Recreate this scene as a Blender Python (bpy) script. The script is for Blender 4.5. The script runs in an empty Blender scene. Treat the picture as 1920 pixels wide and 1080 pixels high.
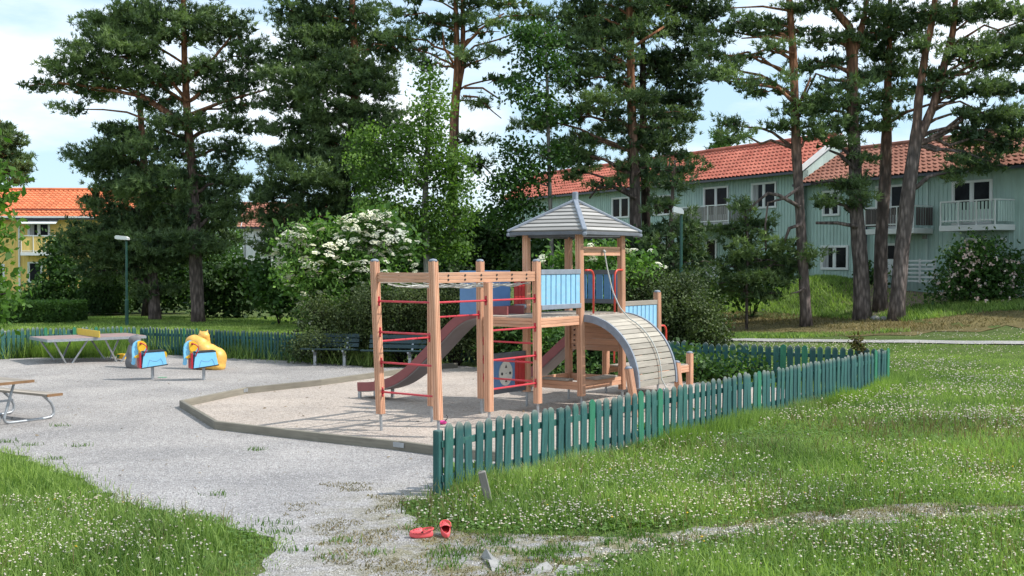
import bpy, math, random
import numpy as np
from mathutils import Vector, Matrix
from mathutils.geometry import delaunay_2d_cdt

random.seed(7)
rng = np.random.default_rng(11)
col = bpy.context.scene.collection
F = 2200.0; H = 2.7
TH = math.atan(50 / F)
UP = np.array([0, 0, 1.0])

# ------------------------------------------------------------------ survey helpers
def ray(px, py):
    a = (px - 960) / F; b = (py - 540) / F
    d = np.array([a, math.cos(TH) - b * math.sin(TH), -math.sin(TH) - b * math.cos(TH)])
    return d / d[1]
def P(px, py, D):
    return np.array([0, 0, H]) + ray(px, py) * D
HP = np.array([14.2, 55.5]); HD = np.array([.465, -.885]); HD = HD / np.linalg.norm(HD)
HN = np.array([-HD[1] * -1, HD[0] * -1]);  HN = np.array([-.885, -.465]); HN = HN / np.linalg.norm(HN)
def tz(x, y):
    x = np.asarray(x, float); y = np.asarray(y, float)
    d = (x - HP[0]) * HN[0] + (y - HP[1]) * HN[1]
    z = np.interp(d, [1, 4, 6, 10.6, 16], [1.3, .95, .5, .12, 0.])
    z = z + 1.0 * np.exp(-(((x - 13.0) / 2.6) ** 2 + ((y - 50.3) / 2.6) ** 2))
    z = z + .15 * np.exp(-(((x + 12.3) / 2.5) ** 2 + ((y - 30.5) / 2.5) ** 2))
    z = z + .6 * np.clip((y - 62) / 10, 0, 1) * (x < 5)
    z = z + .05 * np.sin(x * .35 + 1) * np.sin(y * .27) * np.clip((y - 33) / 6, 0, 1)
    return z
def G(px, py):
    r = ray(px, py); D = 20.
    z = 0.
    for i in range(30):
        D = (z - H) / r[2]
        D = min(max(D, 2), 300)
        z = float(tz(r[0] * D, D)) * .5 + z * .5
    return np.array([r[0] * D, D])
def inpoly(x, y, poly):
    x = np.asarray(x); y = np.asarray(y); c = np.zeros(x.shape, bool)
    n = len(poly)
    for i in range(n):
        x0, y0 = poly[i]; x1, y1 = poly[(i + 1) % n]
        if y0 == y1: continue
        m = ((y0 > y) != (y1 > y)) & (x < (x1 - x0) * (y - y0) / (y1 - y0) + x0)
        c ^= m
    return c
def vnoise(x, y, seed=0, oct=3):
    x = np.asarray(x, float); y = np.asarray(y, float)
    out = np.zeros(x.shape); amp = 1; tot = 0
    for o in range(oct):
        r = np.random.default_rng(seed * 17 + o); T = r.random((64, 64))
        xi = np.floor(x).astype(int); yi = np.floor(y).astype(int)
        fx = x - xi; fy = y - yi; fx = fx * fx * (3 - 2 * fx); fy = fy * fy * (3 - 2 * fy)
        a = T[xi % 64, yi % 64]; b = T[(xi + 1) % 64, yi % 64]; c = T[xi % 64, (yi + 1) % 64]; d = T[(xi + 1) % 64, (yi + 1) % 64]
        out += amp * ((a * (1 - fx) + b * fx) * (1 - fy) + (c * (1 - fx) + d * fx) * fy)
        tot += amp; amp *= .5; x = x * 2.1 + 5; y = y * 2.1 + 9
    return out / tot

# ------------------------------------------------------------------ object helpers
def tag(o, label=None, cat=None, group=None, kind=None):
    if label: o['label'] = label
    if cat: o['category'] = cat
    if group: o['group'] = group
    if kind: o['kind'] = kind
    return o
def thing(name, loc, label, cat, group=None, rz=0):
    o = bpy.data.objects.new(name, None); col.objects.link(o)
    o.empty_display_size = .3
    o.location = (float(loc[0]), float(loc[1]), float(loc[2])); o.rotation_euler = (0, 0, rz)
    return tag(o, label, cat, group)
def rootof(o):
    while o.parent: o = o.parent
    return o
class MB:
    def __init__(s): s.v = []; s.f = []; s.lc = []; s.ti = []; s.n = 0
    def add(s, V, Fs, lc=None, tint=None):
        V = np.asarray(V, float)
        s.v.append(V)
        s.f += [[i + s.n for i in f] for f in Fs]
        if lc is None: lc = V
        s.lc.append(np.asarray(lc, float)); s.ti.append(np.full(len(V), random.random() if tint is None else tint))
        s.n += len(V); return s
    def box(s, c, ax, ay, az, hx, hy, hz, bev=.0, tint=None):
        c = np.asarray(c, float); ax, ay, az = [np.asarray(a, float) for a in (ax, ay, az)]
        o = random.random() * 50
        if bev <= 0:
            S = [(-1, -1, -1), (1, -1, -1), (1, 1, -1), (-1, 1, -1), (-1, -1, 1), (1, -1, 1), (1, 1, 1), (-1, 1, 1)]
            L = np.array([(a * hx, b * hy, d * hz) for a, b, d in S])
            Fs = [(0, 3, 2, 1), (4, 5, 6, 7), (0, 1, 5, 4), (1, 2, 6, 5), (2, 3, 7, 6), (3, 0, 4, 7)]
        else:
            b = bev
            ring = [(-hx + b, -hy), (hx - b, -hy), (hx, -hy + b), (hx, hy - b), (hx - b, hy), (-hx + b, hy), (-hx, hy - b), (-hx, -hy + b)]
            L = []
            sc = [(1 - b / hx, -hz), (1, -hz + b), (1, hz - b), (1 - b / hx, hz)]
            for k, z in sc:
                for x, y in ring:
                    if k != 1: x = math.copysign(max(abs(x) - b, 0), x); y = math.copysign(max(abs(y) - b, 0), y)
                    L.append((x, y, z))
            L = np.array(L); Fs = [tuple(range(7, -1, -1)), tuple(range(24, 32))]
            for k in range(3):
                for i in range(8):
                    j = (i + 1) % 8; Fs.append((k * 8 + i, k * 8 + j, k * 8 + 8 + j, k * 8 + 8 + i))
        V = c + L[:, :1] * ax + L[:, 1:2] * ay + L[:, 2:3] * az
        return s.add(V, Fs, L + [o, o * .7, o], tint)
    def bar(s, p0, p1, w, h, up=UP, bev=0, tint=None):   # long axis = local z ; w sideways ; h along 'up'
        p0 = np.asarray(p0, float); p1 = np.asarray(p1, float)
        az = p1 - p0; L = np.linalg.norm(az); az = az / L
        ax = np.cross(up, az); n = np.linalg.norm(ax)
        ax = ax / n if n > 1e-6 else np.array([1., 0, 0])
        ay = np.cross(az, ax)
        return s.box((p0 + p1) / 2, ax, ay, az, w / 2, h / 2, L / 2, bev, tint)
    def tube(s, pts, r, seg=8, cap=True, tint=None):
        pts = np.asarray(pts, float); n = len(pts)
        r = np.full(n, r) if np.isscalar(r) else np.asarray(r, float)
        T = np.gradient(pts, axis=0); T /= np.linalg.norm(T, axis=1)[:, None]
        a = np.cross(T[0], [0, 0, 1.]);
        if np.linalg.norm(a) < .05: a = np.cross(T[0], [1., 0, 0])
        a /= np.linalg.norm(a)
        V = []; LC = []; dist = 0; o = random.random() * 20
        for i in range(n):
            a = a - T[i] * np.dot(a, T[i]); a /= np.linalg.norm(a); b = np.cross(T[i], a)
            if i: dist += np.linalg.norm(pts[i] - pts[i - 1])
            for k in range(seg):
                t = 2 * math.pi * k / seg
                V.append(pts[i] + r[i] * (math.cos(t) * a + math.sin(t) * b)); LC.append((r[i] * math.cos(t) + o, r[i] * math.sin(t), dist))
        Fs = []
        for i in range(n - 1):
            for k in range(seg):
                j = (k + 1) % seg; Fs.append((i * seg + k, i * seg + j, (i + 1) * seg + j, (i + 1) * seg + k))
        if cap: Fs.append(tuple(range(seg - 1, -1, -1))); Fs.append(tuple(range((n - 1) * seg, n * seg)))
        return s.add(V, Fs, LC, tint)
    def prism(s, poly, o, ax, ay, an, th, tint=None):       # flat outline poly in (ax,ay), thickness th along an
        o = np.asarray(o, float); ax, ay, an = [np.asarray(a, float) for a in (ax, ay, an)]
        n = len(poly); V = []; LC = []
        for q in (-th / 2, th / 2):
            for x, y in poly: V.append(o + x * ax + y * ay + q * an); LC.append((x, q, y))
        Fs = [tuple(range(n - 1, -1, -1)), tuple(range(n, 2 * n))] + [(i, (i + 1) % n, n + (i + 1) % n, n + i) for i in range(n)]
        return s.add(V, Fs, LC, tint)
    def ball(s, c, rx, ry=None, rz=None, seg=10, rings=7, R=None, tint=None):
        ry = ry or rx; rz = rz or rx; V = []
        for i in range(rings + 1):
            t = math.pi * i / rings
            for k in range(seg):
                p = 2 * math.pi * k / seg
                V.append((rx * math.sin(t) * math.cos(p), ry * math.sin(t) * math.sin(p), rz * math.cos(t)))
        V = np.array(V)
        if R is not None: V = V @ np.array(R).T
        Fs = [(i * seg + k, (i + 1) * seg + k, (i + 1) * seg + (k + 1) % seg, i * seg + (k + 1) % seg) for i in range(rings) for k in range(seg)]
        return s.add(V + np.asarray(c, float), Fs, None, tint)
    def build(s, name, mat, parent=None, local=False, smooth=False):
        V = np.concatenate(s.v)
        if parent is not None and not local: V = V - np.array(rootof(parent).location)
        me = bpy.data.meshes.new(name); me.from_pydata(V.tolist(), [], s.f); me.materials.append(mat)
        a = me.attributes.new('lc', 'FLOAT_VECTOR', 'POINT'); a.data.foreach_set('vector', np.concatenate(s.lc).astype(np.float32).ravel())
        a = me.attributes.new('tint', 'FLOAT', 'POINT'); a.data.foreach_set('value', np.concatenate(s.ti).astype(np.float32))
        if smooth:
            me.polygons.foreach_set('use_smooth', [True] * len(me.polygons))
        me.update()
        o = bpy.data.objects.new(name, me); col.objects.link(o); o.parent = parent
        return o
def _each(s, name, mat, parent=None, local=False, smooth=False):
    """every piece collected in the builder becomes an object of its own"""
    out = []; start = 0; fi = 0; fs = sorted(s.f, key=lambda f: f[0])
    bounds = np.cumsum([0] + [len(v) for v in s.v])
    for k in range(len(s.v)):
        a, b = bounds[k], bounds[k + 1]; m = MB(); m.v = [s.v[k]]; m.lc = [s.lc[k]]; m.ti = [s.ti[k]]; m.n = b - a
        m.f = [[i - a for i in f] for f in s.f if a <= f[0] < b]
        out.append(m.build(name, mat, parent, local, smooth))
    return out
MB.each = _each
def soup(name, V, tint, mat, parent=None, off=True, k=3):
    """mesh of separate k-gons from an (n*k,3) array"""
    V = np.asarray(V, np.float32).reshape(-1, 3)
    if parent is not None and off: V = V - np.array(rootof(parent).location, np.float32)
    n = len(V); m = n // k
    me = bpy.data.meshes.new(name); me.vertices.add(n); me.vertices.foreach_set('co', V.ravel())
    me.loops.add(n); me.loops.foreach_set('vertex_index', np.arange(n, dtype=np.int32))
    me.polygons.add(m); me.polygons.foreach_set('loop_start', np.arange(0, n, k, dtype=np.int32))
    try: me.polygons.foreach_set('loop_total', np.full(m, k, np.int32))
    except Exception: pass
    a = me.attributes.new('tint', 'FLOAT', 'POINT'); a.data.foreach_set('value', np.repeat(np.asarray(tint, np.float32), n // len(tint)))
    me.materials.append(mat); me.update(calc_edges=True)
    o = bpy.data.objects.new(name, me); col.objects.link(o); o.parent = parent
    return o
def copy_child(src, parent, loc, label=None):
    c = src.copy(); col.objects.link(c); c.parent = parent; c.location = loc
    if label: c['label'] = label
    return c
def copy_tree(o, parent=None):
    c = o.copy(); col.objects.link(c); c.parent = parent
    for ch in list(o.children): copy_tree(ch, c)
    return c

# ------------------------------------------------------------------ materials
class NM:
    def __init__(s, name):
        m = bpy.data.materials.new(name); m.use_nodes = True; s.m = m; s.t = m.node_tree
        s.b = s.t.nodes['Principled BSDF']
    def n(s, typ, **k):
        x = s.t.nodes.new(typ)
        for a, v in k.items():
            if a.startswith('i_'): x.inputs[a[2:].replace('_', ' ')].default_value = v
            else: setattr(x, a, v)
        return x
    def l(s, a, b): s.t.links.new(a, b)
    def attr(s, name): return s.n('ShaderNodeAttribute', attribute_name=name)
    def vec(s, src, scale):
        if src == 'lc': o = s.attr('lc').outputs['Vector']
        elif src == 'obj': o = s.n('ShaderNodeTexCoord').outputs['Object']
        else: o = s.n('ShaderNodeNewGeometry').outputs['Position']
        mp = s.n('ShaderNodeMapping'); mp.inputs['Scale'].default_value = scale; s.l(o, mp.inputs['Vector']); return mp.outputs['Vector']
    def noise(s, v, scale, detail=4, rough=.6, dist=0):
        x = s.n('ShaderNodeTexNoise'); x.inputs['Scale'].default_value = scale; x.inputs['Detail'].default_value = detail
        x.inputs['Roughness'].default_value = rough; x.inputs['Distortion'].default_value = dist
        s.l(v, x.inputs['Vector']); return x.outputs['Fac']
    def ramp(s, fac, stops):
        r = s.n('ShaderNodeValToRGB'); e = r.color_ramp.elements
        while len(e) < len(stops): e.new(.5)
        for i, (p, c) in enumerate(stops): e[i].position = p; e[i].color = (*c, 1) if len(c) == 3 else c
        s.l(fac, r.inputs['Fac']); return r.outputs['Color']
    def mix(s, fac, a, b, mode='MIX'):
        x = s.n('ShaderNodeMix', data_type='RGBA', blend_type=mode)
        for sock, v in ((x.inputs['Factor'], fac), (x.inputs['A'] if False else x.inputs[6], a), (x.inputs[7], b)):
            if isinstance(v, (int, float)): sock.default_value = v
            elif isinstance(v, tuple): sock.default_value = (*v, 1)
            else: s.l(v, sock)
        return x.outputs[2]
    def math(s, op, a, b=0, clamp=False):
        x = s.n('ShaderNodeMath', operation=op); x.use_clamp = clamp
        for i, v in enumerate((a, b)):
            if isinstance(v, (int, float)): x.inputs[i].default_value = v
            else: s.l(v, x.inputs[i])
        return x.outputs[0]
    def bump(s, h, strength=.3, dist=.02):
        x = s.n('ShaderNodeBump'); x.inputs['Strength'].default_value = strength; x.inputs['Distance'].default_value = dist
        s.l(h, x.inputs['Height']); s.l(x.outputs['Normal'], s.b.inputs['Normal'])
    def fin(s, colr, rough=.7, metal=0, spec=None):
        if isinstance(colr, tuple): s.b.inputs['Base Color'].default_value = (*colr, 1)
        else: s.l(colr, s.b.inputs['Base Color'])
        if isinstance(rough, (int, float)): s.b.inputs['Roughness'].default_value = rough
        else: s.l(rough, s.b.inputs['Roughness'])
        s.b.inputs['Metallic'].default_value = metal
        if spec is not None: s.b.inputs['Specular IOR Level'].default_value = spec
        return s.m
def lerp3(a, k): return tuple(min(1, x * k) for x in a)
def painted(name, c, rough=.5, var=.25, scale=6, src='lc', metal=0, dirt=None):
    m = NM(name); v = m.vec(src, (1, 1, 1)); n1 = m.noise(v, scale, 5, .65)
    cc = m.ramp(n1, [(.3, lerp3(c, 1 - var)), (.7, lerp3(c, 1 + var * .5))])
    if dirt:
        n2 = m.noise(v, scale * 4, 3, .7)
        cc = m.mix(m.math('MULTIPLY', m.math('GREATER_THAN', n2, .63), .7), cc, dirt)
    m.bump(m.noise(v, scale * 8, 3), .15, .005)
    return m.fin(cc, rough, metal)
def wood(name, c, dark, rough=.75, tintv=.3, gap=None, bias=(.3, .72), grey=0):
    m = NM(name); v = m.vec('lc', (38, 38, 1.6)); g = m.noise(v, 1., 4, .6, .4)
    cc = m.ramp(g, [(bias[0], dark), (bias[1], c)])
    v2 = m.vec('lc', (3, 3, 1.2)); g2 = m.noise(v2, 1.5, 4)
    cc = m.mix(.5, cc, m.ramp(g2, [(.3, lerp3(c, .68)), (.7, lerp3(c, 1.15))]), 'MIX')
    if grey:
        g3 = m.noise(m.vec('lc', (7, 7, .9)), 1.3, 5, .7); k = m.n('ShaderNodeMapRange'); m.l(g3, k.inputs[0]); k.inputs[1].default_value = .52; k.inputs[2].default_value = .72
        cc = m.mix(m.math('MULTIPLY', k.outputs[0], grey), cc, (.42, .36, .31))
    t = m.attr('tint').outputs['Fac']; mr = m.n('ShaderNodeMapRange'); m.l(t, mr.inputs[0]); mr.inputs[3].default_value = 1 - tintv; mr.inputs[4].default_value = 1 + tintv * .35
    cc = m.mix(1., cc, mr.outputs[0], 'MULTIPLY')
    m.bump(g, .35, .004)
    return m.fin(cc, rough)
def foliage(name, dark, light, trans=.25, rough=.6, tcol=None):
    m = NM(name); t = m.attr('tint').outputs['Fac']
    cc = m.ramp(t, [(0, dark), (1, light)])
    v = m.vec('pos', (1, 1, 1)); n = m.noise(v, .45, 3)
    cc = m.mix(1., cc, m.ramp(n, [(.3, (.62, .66, .7)), (.7, (1.2, 1.15, 1.0))]), 'MULTIPLY')
    m.l(cc, m.b.inputs['Base Color']); m.b.inputs['Roughness'].default_value = rough; m.b.inputs['Specular IOR Level'].default_value = .3
    out = m.t.nodes['Material Output']
    tr = m.n('ShaderNodeBsdfTranslucent'); mx = m.n('ShaderNodeMixShader'); mx.inputs[0].default_value = trans
    m.l(m.mix(1., cc, (1.3, 1.5, .5) if tcol is None else tcol, 'MULTIPLY'), tr.inputs['Color'])
    m.l(m.b.outputs[0], mx.inputs[1]); m.l(tr.outputs[0], mx.inputs[2]); m.l(mx.outputs[0], out.inputs['Surface'])
    return m.m

M = {}
M['wood'] = wood('oiled_pine_wood', (.78, .43, .27), (.50, .22, .12), .6, .2, grey=.35)
M['grey_wood'] = wood('weathered_wood', (.46, .40, .33), (.25, .21, .18), .85, .35)
M['pale_grey_wood'] = wood('weathered_pale_wood', (.46, .415, .345), (.22, .195, .165), .85, .3)
M['grey_paint'] = painted('blue_grey_paint', (.24, .27, .32), .6, .25)
M['dark_grey'] = painted('dark_grey_paint', (.13, .14, .16), .6, .25)
M['red'] = painted('red_enamel', (.56, .045, .06), .35, .15)
M['red_orange'] = painted('orange_red_enamel', (.68, .07, .045), .35, .12)
M['red_slat'] = painted('red_board_paint', (.55, .03, .03), .5, .2)
M['light_blue'] = painted('light_blue_board_paint', (.27, .53, .74), .55, .14, 5, dirt=(.42, .45, .45))
M['mid_blue'] = painted('blue_panel_laminate', (.12, .25, .47), .4, .12)
M['shaded_blue'] = painted('blue_board_paint_with_shade', (.10, .25, .45), .5, .2)  # back panel slats: shade on that side painted in as darker blue
M['steel'] = painted('galvanised_steel', (.42, .44, .46), .42, .2, 20, metal=.6)
M['slide_red'] = painted('slide_dark_red_plastic', (.26, .07, .07), .5, .15)
M['slide_grey'] = painted('slide_grey_brown_plastic', (.30, .255, .25), .6, .15, 3)
M['white_plastic'] = painted('white_laminate', (.72, .70, .62), .4, .08)
M['black'] = painted('black_plastic', (.02, .02, .022), .4, .2)
M['sky_blue'] = painted('rider_blue_laminate', (.22, .58, .85), .35, .06)
M['yellow'] = painted('yellow_laminate', (.85, .50, .03), .35, .08)
M['crimson'] = painted('rider_red_laminate', (.45, .02, .035), .35, .1)
M['cat_yellow'] = painted('worn_yellow_glassfibre', (.82, .46, .10), .45, .3, 4, 'obj')
M['stone_grey'] = painted('grey_cast_stone', (.16, .155, .16), .85, .35, 7, 'obj')
M['rope'] = painted('grey_rope', (.50, .50, .46), .9, .25, 40)
M['clog'] = painted('coral_red_foam', (.85, .12, .13), .6, .06, 12)
M['clog_in'] = painted('dark_red_foam_lining', (.42, .02, .02), .7, .1, 12)
M['pink'] = painted('pink_plastic', (.75, .06, .30), .4, .1)
M['white'] = painted('white_frame_paint', (.74, .75, .74), .5, .08, 2)
M['gutter_dark'] = painted('dark_gutter_metal', (.035, .04, .06), .4, .2)
M['lamp_green'] = painted('dark_green_pole_paint', (.015, .07, .055), .4, .2)
M['concrete'] = painted('pale_concrete', (.31, .30, .285), .9, .3, 9)
M['roof_wood'] = wood('silvered_roof_boards', (.43, .41, .385), (.23, .22, .21), .85, .3)
M['edging'] = wood('impregnated_timber', (.26, .235, .185), (.12, .105, .085), .85, .3)
M['old_stake'] = wood('old_grey_stake', (.27, .25, .23), (.09, .08, .075), .9, .2)
M['bench_green'] = painted('bench_green_paint', (.028, .062, .068), .6, .3, 6)
M['net_yellow'] = painted('yellow_net_board', (.78, .52, .05), .5, .1)
M['table_red'] = painted('reddish_table_top', (.30, .20, .18), .6, .2, 3)

# fence paint: teal, grey weathered tops, each board its own tone
m = NM('worn_teal_fence_paint'); oc = m.n('ShaderNodeTexCoord').outputs['Object']
v = m.vec('obj', (22, 22, 3)); n = m.noise(v, 1.2, 5, .65)
oi = m.n('ShaderNodeObjectInfo').outputs['Random']
sx = m.n('ShaderNodeSeparateXYZ'); m.l(oc, sx.inputs[0])
base = m.ramp(oi, [(0, (.018, .082, .082)), (.5, (.024, .108, .104)), (1, (.034, .135, .112))])
base = m.mix(1., base, m.ramp(n, [(.3, (.65, .65, .65)), (.7, (1.25, 1.2, 1.2))]), 'MULTIPLY')
zf = m.n('ShaderNodeMapRange'); m.l(sx.outputs[2], zf.inputs[0]); zf.inputs[1].default_value = .70; zf.inputs[2].default_value = .84
wf = m.math('MULTIPLY', m.math('POWER', zf.outputs[0], 2), m.math('MULTIPLY', n, 1.9), True)
n3 = m.noise(m.vec('obj', (60, 60, 9)), 1., 3)
wf = m.math('ADD', wf, m.math('MULTIPLY', m.math('GREATER_THAN', n3, .70), .3), True)
M['fence'] = m.fin(m.mix(wf, base, (.36, .35, .31)), .75); m.bump(n, .3, .004)
m = NM('fresh_green_fence_paint'); n = m.noise(m.vec('obj', (22, 22, 3)), 1.2, 4)
M['fence_new'] = m.fin(m.ramp(n, [(.3, (.02, .15, .085)), (.7, (.035, .21, .12))]), .6)

# ground materials
m = NM('lawn_soil'); v = m.vec('pos', (1, 1, 1)); n1 = m.noise(v, 1.1, 6, .7); n2 = m.noise(v, 22, 3, .8)
c = m.ramp(n1, [(.3, (.06, .095, .025)), (.55, (.10, .14, .045)), (.75, (.16, .155, .07))])
c = m.mix(1., c, m.ramp(n2, [(.3, (.5, .5, .5)), (.7, (1.5, 1.45, 1.4))]), 'MULTIPLY')
m.bump(n2, .8, .05); M['soil'] = m.fin(c, .95, spec=.1)
def gravel(name, c1, c2, c3, fine=70, bump=.6, patch=(.88, 1.08), cool=None, mossy=False):
    m = NM(name); v = m.vec('pos', (1, 1, 1))
    vo = m.n('ShaderNodeTexVoronoi'); vo.inputs['Scale'].default_value = fine; m.l(v, vo.inputs['Vector'])
    sp = m.n('ShaderNodeSeparateColor'); m.l(vo.outputs['Color'], sp.inputs[0])
    c = m.ramp(sp.outputs[0], [(.0, c1), (.35, c2), (.8, c2), (1, c3)])
    n1 = m.noise(v, .5, 5, .6); n2 = m.noise(v, 9, 4, .7)
    c = m.mix(1., c, m.ramp(n1, [(.35, (patch[0],) * 3), (.65, (patch[1], patch[1] * .985, patch[1] * .965))]), 'MULTIPLY')
    c = m.mix(1., c, m.ramp(n2, [(.3, (.84, .84, .84)), (.7, (1.1, 1.1, 1.1))]), 'MULTIPLY')
    if cool:
        g = m.n('ShaderNodeSeparateXYZ'); m.l(v, g.inputs[0]); mr = m.n('ShaderNodeMapRange'); m.l(g.outputs[1], mr.inputs[0])
        mr.inputs[1].default_value = 13; mr.inputs[2].default_value = 21; mr.inputs[3].default_value = 1; mr.inputs[4].default_value = 0
        c = m.mix(mr.outputs[0], c, m.mix(1., c, cool, 'MULTIPLY'))
    if mossy:     # worn, partly overgrown ground along the foreground track
        g = m.n('ShaderNodeSeparateXYZ'); m.l(v, g.inputs[0])
        a = m.n('ShaderNodeMapRange'); m.l(g.outputs[1], a.inputs[0]); a.inputs[1].default_value = 14.4; a.inputs[2].default_value = 13.0
        b = m.n('ShaderNodeMapRange'); m.l(g.outputs[0], b.inputs[0]); b.inputs[1].default_value = -2.4; b.inputs[2].default_value = -.6
        n5 = m.noise(v, 3.2, 6, .7); k = m.n('ShaderNodeMapRange'); m.l(n5, k.inputs[0]); k.inputs[1].default_value = .40; k.inputs[2].default_value = .56
        f = m.math('MULTIPLY', m.math('MULTIPLY', a.outputs[0], b.outputs[0]), m.math('MULTIPLY', k.outputs[0], .8))
        c = m.mix(f, c, m.ramp(n2, [(.35, (.13, .12, .045)), (.65, (.24, .21, .09))]))
    h = m.math('ADD', vo.outputs['Distance'], m.math('MULTIPLY', n2, 1.2)); m.bump(h, bump, .02)
    return m.fin(c, .95, spec=.15)
M['gravel'] = gravel('crushed_gravel', (.17, .163, .163), (.405, .375, .355), (.66, .64, .625), 75, .7, patch=(.80, 1.10), cool=(.96, .985, 1.03), mossy=True)
M['sand'] = gravel('play_sand', (.28, .235, .20), (.46, .395, .345), (.55, .49, .44), 45, .5, (.82, 1.06))
M['path'] = gravel('footpath_gravel', (.26, .25, .24), (.36, .35, .34), (.42, .42, .42), 30, .3)
M['dirt'] = gravel('worn_dirt', (.10, .08, .06), (.21, .16, .11), (.30, .25, .19), 25, .6)
M['drygrass'] = gravel('dry_mown_grass', (.10, .09, .035), (.17, .14, .06), (.24, .19, .10), 22, .6, (.6, 1.2))

# bark
def bark(name, low, high, zlo, zhi, sc=9):
    m = NM(name); v = m.vec('pos', (1, 1, .28)); vo = m.n('ShaderNodeTexVoronoi'); vo.inputs['Scale'].default_value = sc; m.l(v, vo.inputs['Vector'])
    n = m.noise(v, 5, 5, .7)
    g = m.n('ShaderNodeSeparateXYZ'); m.l(m.n('ShaderNodeNewGeometry').outputs['Position'], g.inputs[0])
    mr = m.n('ShaderNodeMapRange'); m.l(m.math('ADD', g.outputs[2], m.math('MULTIPLY', n, 3)), mr.inputs[0]); mr.inputs[1].default_value = zlo + 1.5; mr.inputs[2].default_value = zhi + 1.5
    base = m.mix(mr.outputs[0], low, high)
    c = m.mix(1., base, m.ramp(n, [(.3, (.5, .5, .5)), (.7, (1.4, 1.35, 1.3))]), 'MULTIPLY')
    c = m.mix(1., c, m.ramp(vo.outputs['Distance'], [(0, (1.25, 1.25, 1.25)), (.6, (.45, .45, .45))]), 'MULTIPLY')
    m.bump(m.math('SUBTRACT', n, vo.outputs['Distance']), .9, .05)
    return m.fin(c, .9, spec=.15)
M['bark'] = bark('pine_bark', (.22, .175, .16), (.40, .185, .10), 5.5, 10.)
M['bark_grey'] = bark('pine_bark_grey', (.21, .175, .165), (.36, .175, .10), 6.5, 11.0)
M['bark_dark'] = bark('dark_bark', (.05, .042, .036), (.08, .055, .04), 4, 8)
M['birch'] = bark('birch_bark', (.32, .30, .28), (.26, .25, .22), 3, 8, 4)
M['needle'] = foliage('pine_needles', (.044, .082, .040), (.23, .32, .135), .27)
M['needle_dark'] = foliage('pine_needles_dark', (.034, .066, .033), (.165, .24, .10), .22)
M['needle_rust'] = foliage('rusty_needles', (.14, .05, .02), (.26, .10, .04), .1, tcol=(1.2, 1, .8))
M['birch_leaf'] = foliage('birch_leaves', (.075, .15, .03), (.27, .41, .11), .42)
M['leaf'] = foliage('shrub_leaves', (.034, .085, .020), (.125, .235, .055), .3)
M['elder_leaf'] = foliage('elder_leaves', (.06, .14, .032), (.24, .40, .11), .4)
M['leaf_dark'] = foliage('dark_shrub_leaves', (.030, .070, .022), (.105, .185, .052), .28)
M['leaf_olive'] = foliage('olive_shrub_leaves', (.040, .062, .022), (.14, .185, .072), .25)
M['leaf_bright'] = foliage('bright_leaves', (.06, .14, .02), (.18, .32, .05), .4)
M['grass'] = foliage('grass_blades', (.06, .14, .022), (.42, .56, .17), .42, .6, (1.1, 1.25, .6))
M['grass_dry'] = foliage('dry_grass_blades', (.09, .10, .03), (.32, .25, .12), .25, .8, (1.1, 1.0, .7))
M['clover_leaf'] = foliage('clover_leaves', (.045, .11, .018), (.15, .26, .06), .3)
M['flower'] = foliage('white_clover_heads', (.40, .28, .20), (.82, .77, .66), .15, .8, (1, 1, 1))
M['umbel'] = foliage('elder_blossom', (.70, .70, .50), (.92, .92, .80), .2, .8, (1, 1, .9))
M['rose'] = foliage('pink_petals', (.72, .50, .50), (.88, .78, .76), .2, .7, (1, 1, 1))
M['buttercup'] = foliage('yellow_petals', (.75, .42, .02), (.85, .55, .03), .2, .6, (1, 1, 1))

# ------------------------------------------------------------------ foliage builders
def unit(a): return a / (np.linalg.norm(a, axis=-1, keepdims=True) + 1e-9)
def needle_soup(pts, out, L, W, K, r):
    """K thin blades per tuft, brushing up and outward"""
    n = len(pts)
    base = np.repeat(pts, K, 0); o = np.repeat(out, K, 0)
    d = unit(o * .55 + [0, 0, .55] + r.normal(0, .62, (n * K, 3)))
    side = unit(np.cross(d, r.normal(0, 1, (n * K, 3))))
    ln = L * (.6 + .7 * r.random((n * K, 1)))
    b0 = base + r.normal(0, .03, (n * K, 3))
    V = np.stack([b0 - side * W * .5, b0 + side * W * .5, b0 + d * ln], 1)
    return V.reshape(-1, 3)
def leaf_soup(pts, L, W, K, r, spread, droop=0.):
    n = len(pts) * K
    c = np.repeat(pts, K, 0) + r.normal(0, spread, (n, 3))
    d = unit(r.normal(0, 1, (n, 3)) + [0, 0, -droop]); side = unit(np.cross(d, r.normal(0, 1, (n, 3)) + [0, 0, .8]))
    s = (.65 + .7 * r.random((n, 1)))
    V = np.stack([c, c + d * L * .5 * s + side * W * .5 * s, c + d * L * s, c + d * L * .5 * s - side * W * .5 * s], 1)
    return V.reshape(-1, 3)
def ell(c, R, n, r, inner=.35):
    u = unit(r.normal(0, 1, (n, 3))); q = (inner ** 3 + (1 - inner ** 3) * r.random((n, 1))) ** (1 / 3)
    return np.asarray(c) + u * q * R, u
def px_mass(m, D, depth=.8):
    """(px,py,rx,ry[,dD]) seen at distance D -> centre and radii in metres"""
    dD = m[4] if len(m) > 4 else 0
    c = P(m[0], m[1], D + dD); k = (D + dD) / F
    return c, np.array([m[2] * k, max(m[2] * k * depth, .5), m[3] * k])
def sprays(masses, D, r, dens=1.0, sr=(.55, .2), depth=.8, jit=.6, rounded=False):
    C = []; U = []; S = []
    for mm in masses:
        c, R = px_mass(mm, D, depth)
        if len(mm) <= 4: c = c + [0, r.normal(0, jit), 0]
        n = max(4, int(dens * 3.1 * R[0] * R[2] / (sr[0] * (sr[1] + .12)) * (.8 + .2 * R[1])))
        p, u = ell(c, R * [1.02, 1.02, 1.0], n, r, .3)
        C.append(p); U.append(u)
    return np.concatenate(C), np.concatenate(U)
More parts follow.
